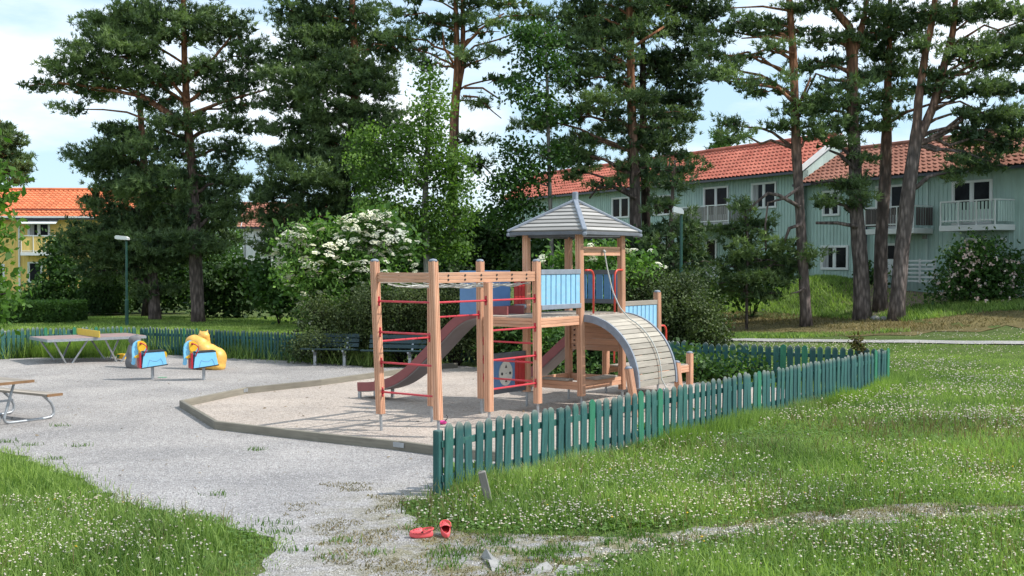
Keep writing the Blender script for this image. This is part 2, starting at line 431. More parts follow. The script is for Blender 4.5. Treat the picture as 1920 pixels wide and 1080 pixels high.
def limb(mb, p0, p1, r0, r1, r, sag=.12, n=6):
    p0 = np.asarray(p0); p1 = np.asarray(p1); t = np.linspace(0, 1, n)[:, None]
    L = np.linalg.norm(p1 - p0)
    pts = p0 + (p1 - p0) * t + np.array([0, 0, 1]) * (np.sin(t * math.pi) * sag * L) + r.normal(0, .035 * L, (n, 3)) * np.sin(t * math.pi)
    mb.tube(pts, np.linspace(r0, r1, n), 6)
def trunk_pts(spec, D, dense=3):
    pts = [P(a, b, D) for a, b, w in spec]; rad = [w * D / F for a, b, w in spec]
    pts = np.array(pts); rad = np.array(rad)
    t = np.arange(len(pts)); tt = np.linspace(0, len(pts) - 1, (len(pts) - 1) * dense + 1)
    return np.stack([np.interp(tt, t, pts[:, i]) for i in range(3)], 1), np.interp(tt, t, rad)
def attach(tp, tr, c, back=.9):
    """trunk point a bit below mass centre"""
    h = c[2] - back * np.linalg.norm(c[:2] - tp[np.argmin(abs(tp[:, 2] - c[2])), :2]) * .35
    i = int(np.argmin(abs(tp[:, 2] - h))); return tp[i], tr[i]
def pine(label, spec, masses, D, seed, dens=1., forks=(), mat='needle', barkm='bark', group='pine trees around the playground', tuft=(.20, .048, 10), per=15, extra_limbs=(), dead=(), cat='tree', name='pine_tree', rust=(), grow=1.15):
    r = np.random.default_rng(seed)
    masses = [(m_[0], m_[1], m_[2] * (1 + (grow - 1) * .3), m_[3] * grow) + tuple(m_[4:]) for m_ in masses]
    tp, tr = trunk_pts(spec, D)
    gz = float(tz(tp[0, 0], tp[0, 1])); 
    tp[0, 2] = gz - .15
    root = thing(name, (tp[0, 0], tp[0, 1], gz), label, cat, group)
    tm = MB(); wob = 1 + r.normal(0, .03, len(tr)); tr2 = tr * wob; tr2[0] *= 1.22
    tm.tube(tp, tr2, 12)
    trunks = [(tp, tr)]
    for fk in forks:
        fp, fr = trunk_pts(fk, D); fp = fp + [[0, .25 * i / len(fp), 0] for i in range(len(fp))]
        tm.tube(fp, fr, 10); trunks.append((fp, fr))
    lm = tm
    C, U = sprays(masses, D, r, dens * 1.45)
    for mm in masses:
        c, R = px_mass(mm, D)
        best = min(trunks, key=lambda q: np.min(np.linalg.norm(q[0] - c, axis=1)))
        a, ra = attach(best[0], best[1], c)
        if np.linalg.norm(a - c) > .3:
            limb(lm, a, c, min(ra * .42, .12), .025, r, .1)
        for q in range(3):
            e, _ = ell(c, R * .85, 1, r, .7); limb(lm, c, e[0], .03, .012, r, .05, 4)
    for pts_ in list(extra_limbs) + list(dead):
        pp = np.array([P(a, b, D - .3) for a, b, w in pts_]); lm.tube(pp, [w * D / F for a, b, w in pts_], 6)
    lm.build('trunk', M[barkm], root, smooth=True)
    n = per
    ax = unit(np.stack([U[:, 0], U[:, 1], 0 * U[:, 2]], 1) + r.normal(0, .4, U.shape) * [1, 1, .25])
    cen = np.repeat(C, n, 0); out = np.repeat(ax, n, 0)
    t = r.random((len(cen), 1)) - .35
    lat = np.cross(out, UP)
    pts = cen + out * t * .85 + lat * r.normal(0, .20, (len(cen), 1)) + r.normal(0, .09, cen.shape) + [0, 0, .12] * t
    V = needle_soup(pts, unit(out + r.normal(0, .5, out.shape)), tuft[0], tuft[1], tuft[2], r)
    st = np.repeat(r.random(len(C)) * .55, n) + .45 * r.random(len(cen)); 
    kc = []
    for mm in masses:
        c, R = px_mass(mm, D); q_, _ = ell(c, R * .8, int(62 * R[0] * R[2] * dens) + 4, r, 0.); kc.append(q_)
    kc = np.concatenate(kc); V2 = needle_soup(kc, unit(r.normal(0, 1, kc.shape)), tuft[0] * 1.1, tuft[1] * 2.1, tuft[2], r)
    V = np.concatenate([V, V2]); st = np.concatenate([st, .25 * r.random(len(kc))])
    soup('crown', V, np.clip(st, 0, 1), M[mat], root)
    for rs in rust:
        p, u = sprays([rs], D, r, 1.2); cen = np.repeat(p, 14, 0)
        V = needle_soup(cen + r.normal(0, .16, cen.shape), unit(r.normal(0, 1, cen.shape)), .24, .05, 6, r)
        o = soup('dead_needles', V, r.random(len(cen)), M['needle_rust'], root); o['label'] = 'rust brown dead branch tip among the green needles'
    return root
def leafy(name, label, cat, spec, masses, D, seed, mat='leaf', barkm='bark_dark', leaf=(.12, .07), dens=1., per=30, spread=.16, sr=(.4, .3), droop=0., group=None, stems=0, limbs=True, depth=.8, base=None, jit=.4, core=1., lk=1.02, dk=2.3):
    r = np.random.default_rng(seed)
    C, U = sprays(masses, D, r, dens * dk, sr, depth, jit)
    if spec:
        tp, tr = trunk_pts(spec, D); gz = float(tz(tp[0, 0], tp[0, 1])); tp[0, 2] = gz - .1
        bx = (tp[0, 0], tp[0, 1], gz)
    else:
        bx = base if base is not None else (C[:, 0].mean(), C[:, 1].mean()); bx = (bx[0], bx[1], float(tz(bx[0], bx[1])))
    C[:, 2] = np.maximum(C[:, 2], tz(C[:, 0], C[:, 1]) + .05)
    root = thing(name, bx, label, cat, group)
    lm = MB()
    if spec: 
        lm.tube(tp, tr, 10)
    else: lm.ball(np.array(bx), .10, .10, .08)
    for mm in masses:
        c, R = px_mass(mm, D)
        if spec: a, ra = attach(tp, tr, c)
        else: a = np.array(bx) + [r.normal(0, .03), r.normal(0, .03), -.02]; ra = .05
        limb(lm, a, c, min(ra * .45, .05), .012, r, .08)
        for q in range(stems):
            e, _ = ell(c, R * .9, 1, r, .7); limb(lm, a, e[0], .018, .006, r, .08)
        for q in range(3):
            e, _ = ell(c, R * .85, 1, r, .6); limb(lm, c, e[0], .014, .005, r, .05, 4)
    lm.build('trunk' if spec else 'branches', M[barkm], root, smooth=True)
    V = leaf_soup(C, leaf[0] * lk, leaf[1] * lk, per, r, spread, droop)
    st = np.repeat(r.random(len(C)) * .6, per) + .4 * r.random(len(C) * per)
    kc = []
    for mm in masses:
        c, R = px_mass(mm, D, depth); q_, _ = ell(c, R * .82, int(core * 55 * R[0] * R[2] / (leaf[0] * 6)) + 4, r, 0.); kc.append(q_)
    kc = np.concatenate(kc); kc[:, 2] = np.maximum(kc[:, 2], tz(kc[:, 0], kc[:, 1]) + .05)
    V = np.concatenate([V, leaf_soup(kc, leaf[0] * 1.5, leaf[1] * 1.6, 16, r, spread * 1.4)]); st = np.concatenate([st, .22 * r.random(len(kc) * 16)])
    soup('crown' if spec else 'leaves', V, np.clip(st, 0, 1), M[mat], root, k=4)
    return root
# ================================================================== GROUND
def jag(poly, step=.35, amp=.09, seed=3):
    r = np.random.default_rng(seed); out = []
    n = len(poly)
    for i in range(n):
        a = np.array(poly[i]); b = np.array(poly[(i + 1) % n]); L = np.linalg.norm(b - a); k = max(1, int(L / step))
        nn = np.array([-(b - a)[1], (b - a)[0]]) / (L + 1e-9)
        for j in range(k):
            p = a + (b - a) * j / k
            if j: p = p + nn * r.normal(0, amp)
            out.append((float(p[0]), float(p[1])))
    return out
def sheet(name, poly, dz, mat, step=.9, kind='structure'):
    xs = [p[0] for p in poly]; ys = [p[1] for p in poly]
    gx, gy = np.meshgrid(np.arange(min(xs), max(xs), step), np.arange(min(ys), max(ys), step))
    gx = gx.ravel() + .013; gy = gy.ravel() + .017
    m = inpoly(gx, gy, poly)
    pts = [Vector(p) for p in poly] + [Vector((a, b)) for a, b in zip(gx[m], gy[m])]
    n = len(poly)
    r = delaunay_2d_cdt(pts, [(i, (i + 1) % n) for i in range(n)], [], 1, 1e-5)
    V = [(v.x, v.y, float(tz(v.x, v.y)) + dz) for v in r[0]]
    me = bpy.data.meshes.new(name); me.from_pydata(V, [], [list(f) for f in r[2]]); me.materials.append(mat)
    me.update()
    o = bpy.data.objects.new(name, me); col.objects.link(o); o['kind'] = kind
    return o
xs = np.unique(np.concatenate([np.linspace(-420, -45, 12), np.arange(-45, 46, .75), np.linspace(46, 420, 12)]))
ys = np.unique(np.concatenate([np.linspace(-60, 2, 10), np.arange(2, 75, .75), np.linspace(76, 500, 14)]))
gx, gy = np.meshgrid(xs, ys); gz = tz(gx, gy)
nx, ny = len(xs), len(ys)
me = bpy.data.meshes.new('ground')
me.from_pydata(np.stack([gx.ravel(), gy.ravel(), gz.ravel()], 1).tolist(), [], [(j * nx + i, j * nx + i + 1, (j + 1) * nx + i + 1, (j + 1) * nx + i) for j in range(ny - 1) for i in range(nx - 1)])
me.materials.append(M['soil']); me.polygons.foreach_set('use_smooth', [True] * len(me.polygons)); me.update()
o = bpy.data.objects.new('ground', me); col.objects.link(o); o['kind'] = 'structure'

g = lambda a, b: tuple(G(a, b))
FN0 = np.array([-.79, 13.4]); FN1 = np.array([8.15, 25.3])        # near fence ends
lawnA = [g(-500, 800), g(-60, 838), g(0, 846), g(60, 868), g(130, 893), g(260, 953), g(380, 976), g(470, 1000), g(512, 1024), g(495, 1048), g(470, 1085), g(440, 1300)]
gravel_poly = lawnA + [g(1000, 1300), g(1060, 1090), g(1130, 1054), g(1260, 1030), g(1400, 1000), g(1650, 982), g(1925, 960), g(2300, 948),
               g(2300, 930), g(1925, 948), g(1700, 946), g(1500, 962), g(1250, 1001), g(1050, 1005), g(900, 1002), g(775, 982), g(762, 955), g(800, 934),
               tuple(FN0 + [.1, .1]), (6.4, 23.1), (5.6, 25.0), (3.6, 26.6), (1, 28.6), (-1.4, 30.2), g(700, 690), g(594, 678), g(469, 671), g(380, 664), g(313, 661), g(219, 665), g(140, 672), g(0, 674), (-20, 30.5), (-22, 18)]
sheet('gravel_yard', jag(gravel_poly, .22, .085), .006, M['gravel'])
EDGE = [(-1.4, 29.6), (-1.9, 29.2), (-4.16, 25.4), (-5.43, 23.8), (-6.1, 21.6), (-4.75, 18.8), (-2.87, 17.5), (-1.59, 16.7), (-.98, 16.2), (-.15, 15.75)]
sand_poly = EDGE + [(.45, 15.6), (5.9, 22.7), (5.2, 24.6), (3.3, 26.2), (1, 28.2)]
sheet('play_sand', sand_poly, .010, M['sand'])
# far footpath and mown dry strip
sheet('footpath', jag([g(1330, 640), g(1500, 642), g(1700, 644), g(1930, 647), g(2400, 652), g(2400, 645), g(1930, 641), g(1700, 638.5), g(1500, 637), g(1330, 635.5)], .8, .05), .03, M['path'], .3)
sheet('dry_grass_strip', jag([g(1340, 628), g(1480, 622), g(1600, 632), g(1750, 622), g(1930, 612), g(2200, 610), g(2200, 588), g(1930, 586), g(1800, 592), g(1700, 600), g(1560, 600), g(1420, 592), g(1350, 588)], .7, .35), .016, M['drygrass'], .3)
sheet('bare_earth', jag([g(1560, 597), g(1640, 597), g(1700, 592), g(1780, 572), g(1860, 560), g(1930, 560), g(1930, 548), g(1790, 536), g(1700, 533), g(1640, 560), g(1590, 580)], .5, .25), .022, M['dirt'], .3)
sheet('dry_verge', jag([g(0, 616), g(150, 612), g(260, 603), g(420, 618), g(560, 622), g(560, 608), g(400, 600), g(200, 598), g(0, 604)], .8, .4), .016, M['drygrass'], .3)

# ---------------------------------------------------------------- grass
def frustum_pts(n, y0, y1, r, margin=1.15, xmax=None):
    y = np.sqrt(y0 ** 2 + (y1 ** 2 - y0 ** 2) * r.random(n)); hw = 960 / F * y * margin + .6
    x = (r.random(n) * 2 - 1) * hw
    return x, y
def dist_edge(x, y, poly):
    d = np.full(x.shape, 1e9)
    for i in range(len(poly)):
        a = np.array(poly[i]); b = np.array(poly[(i + 1) % len(poly)]); ab = b - a
        t = np.clip(((x - a[0]) * ab[0] + (y - a[1]) * ab[1]) / (ab @ ab + 1e-9), 0, 1)
        d = np.minimum(d, np.hypot(x - a[0] - t * ab[0], y - a[1] - t * ab[1]))
    return d
def blades(name, x, y, h, w, mat, label, cat='grass', seed=1, lean=.5, fine=True, tint=None, z0=None):
    r = np.random.default_rng(seed); n = len(x)
    z = tz(x, y) if z0 is None else z0
    b = np.stack([x, y, z - .005], 1)
    a = r.random(n) * 2 * math.pi; side = np.stack([np.cos(a), np.sin(a), 0 * a], 1) * w[:, None] * .5
    a2 = r.random(n) * 2 * math.pi; ln = np.stack([np.cos(a2), np.sin(a2), 0 * a], 1) * (h * lean * (.2 + r.random(n)))[:, None]
    up = np.stack([0 * a, 0 * a, h], 1)
    t = np.clip((tint if tint is not None else .5 + .35 * (vnoise(x * .9, y * .9, 5) - .5) * 2) + r.normal(0, .27, n), 0, 1)
    mid = b + ln * .3 + up * .6; tip = b + ln + up * (1 - .25 * r.random(n))[:, None]
    if fine:
        V = np.stack([b - side, b + side, mid + side * .7, mid - side * .7, mid - side * .7, mid + side * .7, tip, tip], 1)
        quad = V[:, :4].reshape(-1, 3); tri = V[:, 4:7].reshape(-1, 3)
        V3 = np.concatenate([quad.reshape(-1, 4, 3)[:, [0, 1, 2]].reshape(-1, 3), quad.reshape(-1, 4, 3)[:, [0, 2, 3]].reshape(-1, 3), tri])
        T = np.concatenate([t, t, t])
    else:
        V3 = np.stack([b - side, b + side, tip], 1).reshape(-1, 3); T = t
    o = soup(name, V3, T, mat); o['kind'] = 'stuff'; o['label'] = label; o['category'] = cat
    return o
gp = gravel_poly
def fence_side(x, y):     # >0 outside (lawn side) of the near fence
    d = (FN1 - FN0) / np.linalg.norm(FN1 - FN0); return (x - FN0[0]) * d[1] - (y - FN0[1]) * d[0]
r = np.random.default_rng(5)
def lawn_mask(x, y, soft=.13, r=r):
    inside = inpoly(x, y, gp); d = dist_edge(x, y, gp); s = np.where(inside, -d, d)
    ok = s + r.normal(0, soft, x.shape) + .35 * (vnoise(x * 2.6, y * 2.6, 77) - .5) > .0
    return ok, s
# near lawns
x, y = frustum_pts(330000, 8.6, 17, r); ok, s = lawn_mask(x, y)
nz = vnoise(x * .7, y * .7, 2); ok &= (r.random(len(x)) < .55 + .7 * nz)
x, y, s, nz = x[ok], y[ok], s[ok], nz[ok]
edge = np.clip(s / .5, .35, 1); fs = fence_side(x, y); tall = 1 + .7 * np.exp(-(np.clip(fs, 0, 9) / .45) ** 2) * (fs > -.1) * (y > 12.9)
left = x < -1.5
h = (.05 + .09 * nz + .20 * r.random(len(x)) ** 6) * edge * tall * np.where(left, 1.25, 1.0)
blades('lawn_grass', x, y, h, .0075 + .006 * r.random(len(x)) ** 2, M['grass'], 'rough green lawn grass in the foreground around the gravel', seed=2, lean=.6)
x, y = frustum_pts(330000, 17, 37, r, 1.1); ok, s = lawn_mask(x, y); fs = fence_side(x, y)
ok &= (x > 0) & ((fs > 0) | (y > 25.0)) ; ok &= ~inpoly(x, y, [g(1330, 641), g(1700, 645), g(2400, 653), g(2400, 644), g(1700, 637), g(1330, 635)])
nz = vnoise(x * .5, y * .5, 2); x, y, nz, fs = x[ok], y[ok], nz[ok], fs[ok]
h = (.05 + .07 * nz) * (1 + .6 * np.exp(-(np.clip(fs, 0, 9) / .5) ** 2) * (fs > 0) * (y < 25.6)) * np.interp(y, [26, 30], [1, .6])
blades('lawn_grass', x, y, h, .010 + .008 * r.random(len(x)), M['grass'], 'green lawn grass stretching from the fence to the footpath', seed=3, fine=False, lean=.7)
# grass beyond the path and behind the left fence
x, y = frustum_pts(260000, 34, 56, r, 1.1)
yb = np.where(x < 0, np.interp(x, [-16, -13.4, -10.8, -5.7, 0], [30, 31.2, 34.5, 31.9, 29.5]), 39.2)
ok = (y > yb) ; d = (x - HP[0]) * HN[0] + (y - HP[1]) * HN[1]; ok &= d > 1.2
nz = vnoise(x * .35, y * .35, 8)
dry = inpoly(x, y, [g(1340, 626), g(1930, 618), g(2200, 612), g(2200, 588), g(1930, 588), g(1700, 601), g(1350, 588)])
bare = inpoly(x, y, [g(1590, 590), g(1700, 592), g(1800, 568), g(1930, 560), g(1930, 548), g(1790, 536), g(1700, 533), g(1640, 560)])
ok &= ~(dry & (r.random(len(x)) < .6)) & ~(bare & (r.random(len(x)) < .85))
x2, y2, d2, dr2, nz2 = x[ok], y[ok], d[ok], dry[ok], nz[ok]
h = (.07 + .10 * nz2) * np.where(dr2, .6, 1) * np.where((d2 < 9) & (x2 > 6), 1.7, 1)
blades('meadow_grass', x2[~dr2], y2[~dr2], h[~dr2], .03 + .02 * r.random((~dr2).sum()), M['grass'], 'grass under the pine trees behind the playground', seed=4, fine=False, lean=.8)
blades('dry_grass', x2[dr2], y2[dr2], h[dr2], .03 + .02 * r.random(dr2.sum()), M['grass_dry'], 'dry yellowish grass strip beyond the footpath', seed=6, fine=False, lean=.9)
# strip of weeds inside the left and back fences
def strip(path, w, n, h0, name, label, mat='grass', seed=9, width=.014):
    r = np.random.default_rng(seed); path = np.array(path, float); L = np.linalg.norm(np.diff(path, axis=0), axis=1); cum = np.concatenate([[0], np.cumsum(L)])
    t = r.random(n) * cum[-1]; x = np.interp(t, cum, path[:, 0]) + r.normal(0, w, n); y = np.interp(t, cum, path[:, 1]) + r.normal(0, w, n)
    hh = h0 * (.4 + vnoise(x * 1.3, y * 1.3, seed)) * (.5 + .8 * r.random(n))
    blades(name, x, y, hh, width * (1 + .5 * r.random(n)), M[mat], label, seed=seed, fine=False, lean=.5)
strip([(-17, 27.6), g(0, 671), g(140, 669), g(219, 661), g(313, 658), g(469, 667), g(570, 672), g(700, 680)], .38, 60000, .62, 'weed_strip', 'tall weeds and grass along the foot of the back fence', width=.022)
strip([tuple(FN0 + [.15, -.05]), tuple(FN1 + [.2, -.1])], .14, 13000, .28, 'fence_grass', 'long grass growing up against the near picket fence', seed=12, width=.008)
strip([tuple(FN0 + [-.1, .05]), (3, 18.5), (6.5, 23.2)], .07, 2200, .16, 'fence_grass', 'thin grass on the sand side of the near picket fence', seed=13, width=.008)
strip([(-14.9, 30.4), (-12.6, 32.6), (-10.8, 34.8), (-7, 32.8)], .3, 16000, .5, 'weed_strip', 'grass growing behind the left picket fence', seed=14, width=.022)
strip([(4.2, 27.6), (6.3, 26.7), (8.4, 25.6)], .22, 7000, .28, 'weed_strip', 'grass growing behind the right rear picket fence', seed=15, width=.02)
# sparse weeds on the worn gravel
n = 110000; x, y = frustum_pts(n, 8.6, 14.2, r); ins = inpoly(x, y, gp); d = dist_edge(x, y, gp)
nz = vnoise(x * 2.1, y * 2.1, 21); ok = ins & (x > -2.6) & ((nz > .62) | ((x > -.9) & (nz > .50)) | ((x > 1.2) & (nz > .34))) & (r.random(n) < .8)
x, y = x[ok], y[ok]
blades('gravel_weeds', x, y, .02 + .05 * r.random(len(x)) * vnoise(x * 3, y * 3, 4), .008 + .005 * r.random(len(x)), M['grass_dry'], 'yellowish weeds on the worn gravel by the clogs', seed=7, lean=1.4)
lawn_ok = lambda q: bool(inpoly(np.array([q[0]]), np.array([q[1]]), gp)[0])
n = 9000; cx = []; cy = []
for k in range(150):
    px_, py_ = r.uniform(780, 1900), r.uniform(945, 1085); q = G(px_, py_); m_ = int(r.integers(20, 90)) if lawn_ok(q) else 0; cx.append(q[0] + r.normal(0, .09, m_)); cy.append(q[1] + r.normal(0, .09, m_))
for px_, py_ in [(105, 862), (110, 800), (150, 838), (15, 830), (60, 836), (405, 930), (530, 1000), (509, 985), (560, 1035), (480, 845), (620, 1050), (640, 1018), (700, 1040), (705, 835), (1010, 1000)]:
    q = G(px_, py_); m_ = 40; cx.append(q[0] + r.normal(0, .10, m_)); cy.append(q[1] + r.normal(0, .06, m_))
cx = np.concatenate(cx); cy = np.concatenate(cy)
blades('weed_tufts', cx, cy, .03 + .07 * r.random(len(cx)), np.full(len(cx), .012), M['clover_leaf'], 'small green weed tufts dotted over the worn gravel', seed=8, lean=.9)
# dry seed stalks standing above the lawn
x, y = frustum_pts(16000, 8.6, 22, r); ok, s = lawn_mask(x, y); fs = fence_side(x, y); ok &= ((y < 13) | (fs > .05)) & (vnoise(x * .8, y * .8, 44) > .42); x, y = x[ok], y[ok]
blades('seed_stalks', x, y, .13 + .20 * r.random(len(x)), .004 + .0004 * y, M['grass_dry'], 'thin pale seed stalks standing above the lawn', seed=19, lean=.7)
# fallen leaves and twigs on the gravel and sand
x, y = frustum_pts(900, 8.8, 27, r); ok = inpoly(x, y, gp); x, y = x[ok], y[ok]; n = len(x)
c = np.stack([x, y, np.full(n, .022) + tz(x, y)], 1); a = r.random((n, 1)) * 6.28; d = np.concatenate([np.cos(a), np.sin(a), r.normal(0, .15, a.shape)], 1); s_ = unit(np.cross(d, [0, 0, 1.]) + r.normal(0, .2, d.shape)); k = .012 + .028 * r.random((n, 1)); k2 = k * (.15 + .5 * r.random((n, 1)))
tag(soup('fallen_leaves', np.stack([c - d * k, c + s_ * k2, c + d * k, c - s_ * k2], 1).reshape(-1, 3), r.random(n), foliage('dry_fallen_leaves', (.10, .06, .03), (.30, .22, .12), .1), k=4), 'small dry leaves and twigs scattered over gravel and sand', 'leaves', kind='stuff')
# clover leaves & flowers
def clover_leaves(n, y0, y1, seed):
    r = np.random.default_rng(seed); x, y = frustum_pts(n, y0, y1, r); ok, s = lawn_mask(x, y, .08, r); fs = fence_side(x, y)
    nz = vnoise(x * .6, y * .6, 31); ok &= ((y < 13) | (fs > .05)) & (r.random(n) < nz * 1.6 - .2); x, y = x[ok], y[ok]
    z = tz(x, y) + .02 + .06 * r.random(len(x)); c = np.stack([x, y, z], 1)
    a = r.random((len(x), 1)) * 6.28; d = np.concatenate([np.cos(a), np.sin(a), r.normal(.1, .3, a.shape)], 1); s_ = unit(np.cross(d, [0, 0, 1.]) + r.normal(0, .2, d.shape)); k = .014 + .012 * r.random((len(x), 1))
    V = np.stack([c - d * k, c + s_ * k, c + d * k, c - s_ * k], 1).reshape(-1, 3)
    o = soup('clover_leaves', V, .5 + .5 * r.random(len(x)), M['clover_leaf'], k=4); tag(o, 'low clover leaves spread through the lawn', 'clover', kind='stuff')
clover_leaves(90000, 8.6, 20, 41)
def heads(name, n, y0, y1, seed, size, mat='flower', label='', thr=.42, right_only=False, zlo=.06, zr=.10, gain=3.2):
    r = np.random.default_rng(seed); x, y = frustum_pts(n, y0, y1, r); ok, s = lawn_mask(x, y, .05, r); fs = fence_side(x, y)
    nz = vnoise(x * .55 + 3, y * .55, 51, 4); ok &= (r.random(n) < np.clip((nz - thr) * gain, 0, 1)); ok &= (y < 12.8) | (fs > .2) | (y > 27.5)
    if y1 > 30: ok &= ~inpoly(x, y, [g(1330, 641), g(1700, 645), g(2400, 653), g(2400, 644), g(1700, 637), g(1330, 635)]); ok &= (x > 2)
    x, y = x[ok], y[ok]; z = tz(x, y) + zlo + zr * r.random(len(x)) + .035 * (x < -1.5); c = np.stack([x, y, z], 1)
    O = np.array([(1, 0, 0), (0, 1, 0), (-1, 0, 0), (0, -1, 0), (0, 0, .8), (0, 0, -.8)]); k = size * (.65 + .6 * r.random(len(x)))
    W = c[:, None, :] + O[None] * k[:, None, None] + r.normal(0, size * .15, (len(x), 6, 3))
    Fi = [(0, 1, 4), (1, 2, 4), (2, 3, 4), (3, 0, 4), (1, 0, 5), (2, 1, 5), (3, 2, 5), (0, 3, 5)]
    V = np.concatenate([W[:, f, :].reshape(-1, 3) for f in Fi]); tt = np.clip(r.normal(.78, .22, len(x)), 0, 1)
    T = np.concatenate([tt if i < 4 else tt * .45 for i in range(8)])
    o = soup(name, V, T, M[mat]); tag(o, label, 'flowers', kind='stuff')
heads('clover_flowers', 24000, 8.6, 15, 61, .0120, label='white and pinkish clover flowers in the foreground lawn', thr=.36, gain=2.2)
heads('clover_flowers', 46000, 15, 27, 62, .0148, label='white clover flowers over the lawn right of the fence', thr=.34, gain=2.2)
heads('clover_flowers', 16000, 27, 38, 63, .017, label='white clover flowers in the lawn by the footpath', thr=.34, gain=2.2)
heads('buttercup_flowers', 700, 8.6, 20, 64, .012, 'buttercup', 'scattered yellow flowers in the lawn', thr=.5, zlo=.08)
# broad leaf weeds near fence foot
def rosette(n, cx, cy, sx, sy, L, seed, name, label, mat='clover_leaf', zup=.6):
    r = np.random.default_rng(seed); x = cx + r.normal(0, sx, n); y = cy + r.normal(0, sy, n); K = 8
    c = np.repeat(np.stack([x, y, tz(x, y)], 1), K, 0); a = r.random((n * K, 1)) * 6.28
    d = unit(np.concatenate([np.cos(a), np.sin(a), zup * (.3 + r.random(a.shape))], 1)); s_ = unit(np.cross(d, [0, 0, 1.])); k = L * (.6 + .7 * r.random((n * K, 1)))
    V = np.stack([c, c + d * k * .55 + s_ * k * .16, c + d * k - [0, 0, .12] * k, c + d * k * .55 - s_ * k * .16], 1).reshape(-1, 3)
    o = soup(name, V, .3 + .7 * r.random(n * K), M[mat], k=4); tag(o, label, 'weeds', kind='stuff')
q = G(1140, 985); rosette(60, q[0], q[1], .5, .12, .10, 71, 'broad_leaf_weeds', 'broad leaved green weeds at the edge of the worn strip')
q = G(865, 905); rosette(24, q[0] + .1, q[1] + .15, .14, .2, .26, 72, 'broad_leaf_weeds', 'large dock leaves at the near end of the fence', zup=1.4)
q = G(1240, 812); rosette(16, q[0], q[1], .16, .15, .18, 73, 'broad_leaf_weeds', 'leafy weeds beside the fence midway along', zup=1.6)
q = G(1380, 775); rosette(20, q[0] - .1, q[1], .4, .4, .14, 74, 'broad_leaf_weeds', 'leafy weeds by the leaning stake against the fence', zup=1.)
# pebbles on gravel
r = np.random.default_rng(77); x, y = frustum_pts(26000, 8.6, 19, r); ok = inpoly(x, y, gp) & ~inpoly(x, y, sand_poly) & (y < 13.4 + np.clip((x + .8), -99, 0) * -9) & ((x < 0) | (y < 12.5)); x, y = x[ok], y[ok]
k = .004 + .007 * r.random(len(x)) ** 3; O = np.array([(1, 0, 0), (-.4, .8, 0), (-.5, -.9, 0), (0, 0, .8)])
W = np.stack([x, y, tz(x, y) + .007], 1)[:, None] + (O[None] + r.normal(0, .25, (len(x), 4, 3)) * [1, 1, .3]) * k[:, None, None]
V = np.concatenate([W[:, f].reshape(-1, 3) for f in [(0, 1, 3), (1, 2, 3), (2, 0, 3)]])
m = NM('pebble_stone'); t = m.attr('tint').outputs['Fac']; M['pebble'] = m.fin(m.ramp(t, [(0, (.20, .20, .21)), (1, (.62, .61, .59))]), .9)
tag(soup('pebbles', V, np.tile(r.random(len(x)), 3), M['pebble']), 'loose grey pebbles on the gravel yard', 'gravel', kind='stuff')

# ================================================================== PICKET FENCES
def picket_mesh(name, w, h, th, mat, seed):
    r = random.Random(seed); mb = MB(); hw = w / 2; c = .042 + r.random() * .018
    poly = [(-hw, 0), (hw, 0), (hw, h - c), (hw * .55, h - c * .35), (hw * .1, h), (-hw * .2, h), (-hw * .6, h - c * .4), (-hw, h - c)]
    mb.prism(poly, (0, 0, 0), (1, 0, 0), (0, 0, 1), (0, 1, 0), th); o = mb.build(name, mat); return o
pk = [picket_mesh('picket', .102 + .006 * i, .80 + .012 * i, .022, M['fence'], i) for i in range(3)]
pkn = picket_mesh('picket', .112, .83, .022, M['fence_new'], 8)
for o in pk + [pkn]: col.objects.unlink(o)
def fence(name_label, path, pitch, width_scale=1.0, green=(), posts=2.4, side=1, height=1.0, cat='fence', skip=()):
    path = np.array(path, float)
    root = thing('picket_fence', (path[0, 0], path[0, 1], float(tz(*path[0]))), name_label, cat)
    rb = MB(); pm = []; k = 0; r = random.Random(len(name_label))
    cum = 0; nxt_post = 0
    for i in range(len(path) - 1):
        a, b = path[i], path[i + 1]; L = np.linalg.norm(b - a); d = (b - a) / L; nrm = np.array([d[1], -d[0]]) * side     # towards face side
        ang = math.atan2(d[1], d[0])
        npost = max(1, int(round(L / posts)))
        for j in range(npost + (i == len(path) - 2)):
            p = a + d * (L * j / npost) - nrm * .075
            z = float(tz(*p)); h = .80 * height
            mb = MB(); mb.box((p[0], p[1], z + h / 2 - .1), (d[0], d[1], 0), (nrm[0], nrm[1], 0), UP, .045, .045, h / 2 + .06, .008); mb.build('post', M['fence'], root)
        for zz in (.2, .6):
            z0 = float(tz(*a)); z1 = float(tz(*b))
            p0 = a - nrm * .028; p1 = b - nrm * .028
            rb.bar((p0[0], p0[1], z0 + zz * height), (p1[0], p1[1], z1 + zz * height), .034, .08, bev=.004)
        n = int(L / pitch)
        for j in range(n):
            t = (j + .5) / n * L; p = a + d * t + d * r.gauss(0, .006)
            if k in skip: k += 1; continue
            src = pkn if k in green else pk[r.randrange(3)]
            c = src.copy(); col.objects.link(c); c.name = 'picket'; c.parent = root
            z = float(tz(*p))
            c.location = (p[0] - root.location[0], p[1] - root.location[1], z - root.location[2] + r.gauss(0, .008)); c.rotation_euler = (r.gauss(0, .012), r.gauss(0, .014), ang)
            c.scale = (width_scale, 1, height * (1 + r.gauss(0, .008)))
            if k in green: c['label'] = 'brighter green replacement picket'
            k += 1
    rb.each('rail', M['fence'], root)
    return root
fence('worn teal picket fence running from the foreground back along the sandpit', [FN0, FN1], .188, 1.16, green=(16, 23, 26, 44, 74, 78), side=1)
fence('short teal picket fence behind the curved ramp, rails facing the camera', [FN1 + [-.05, .1], (3.97, 27.5), (2.3, 29.6), (-2.2, 32.0)], .165, 1.15, green=(10, 13), side=-1)
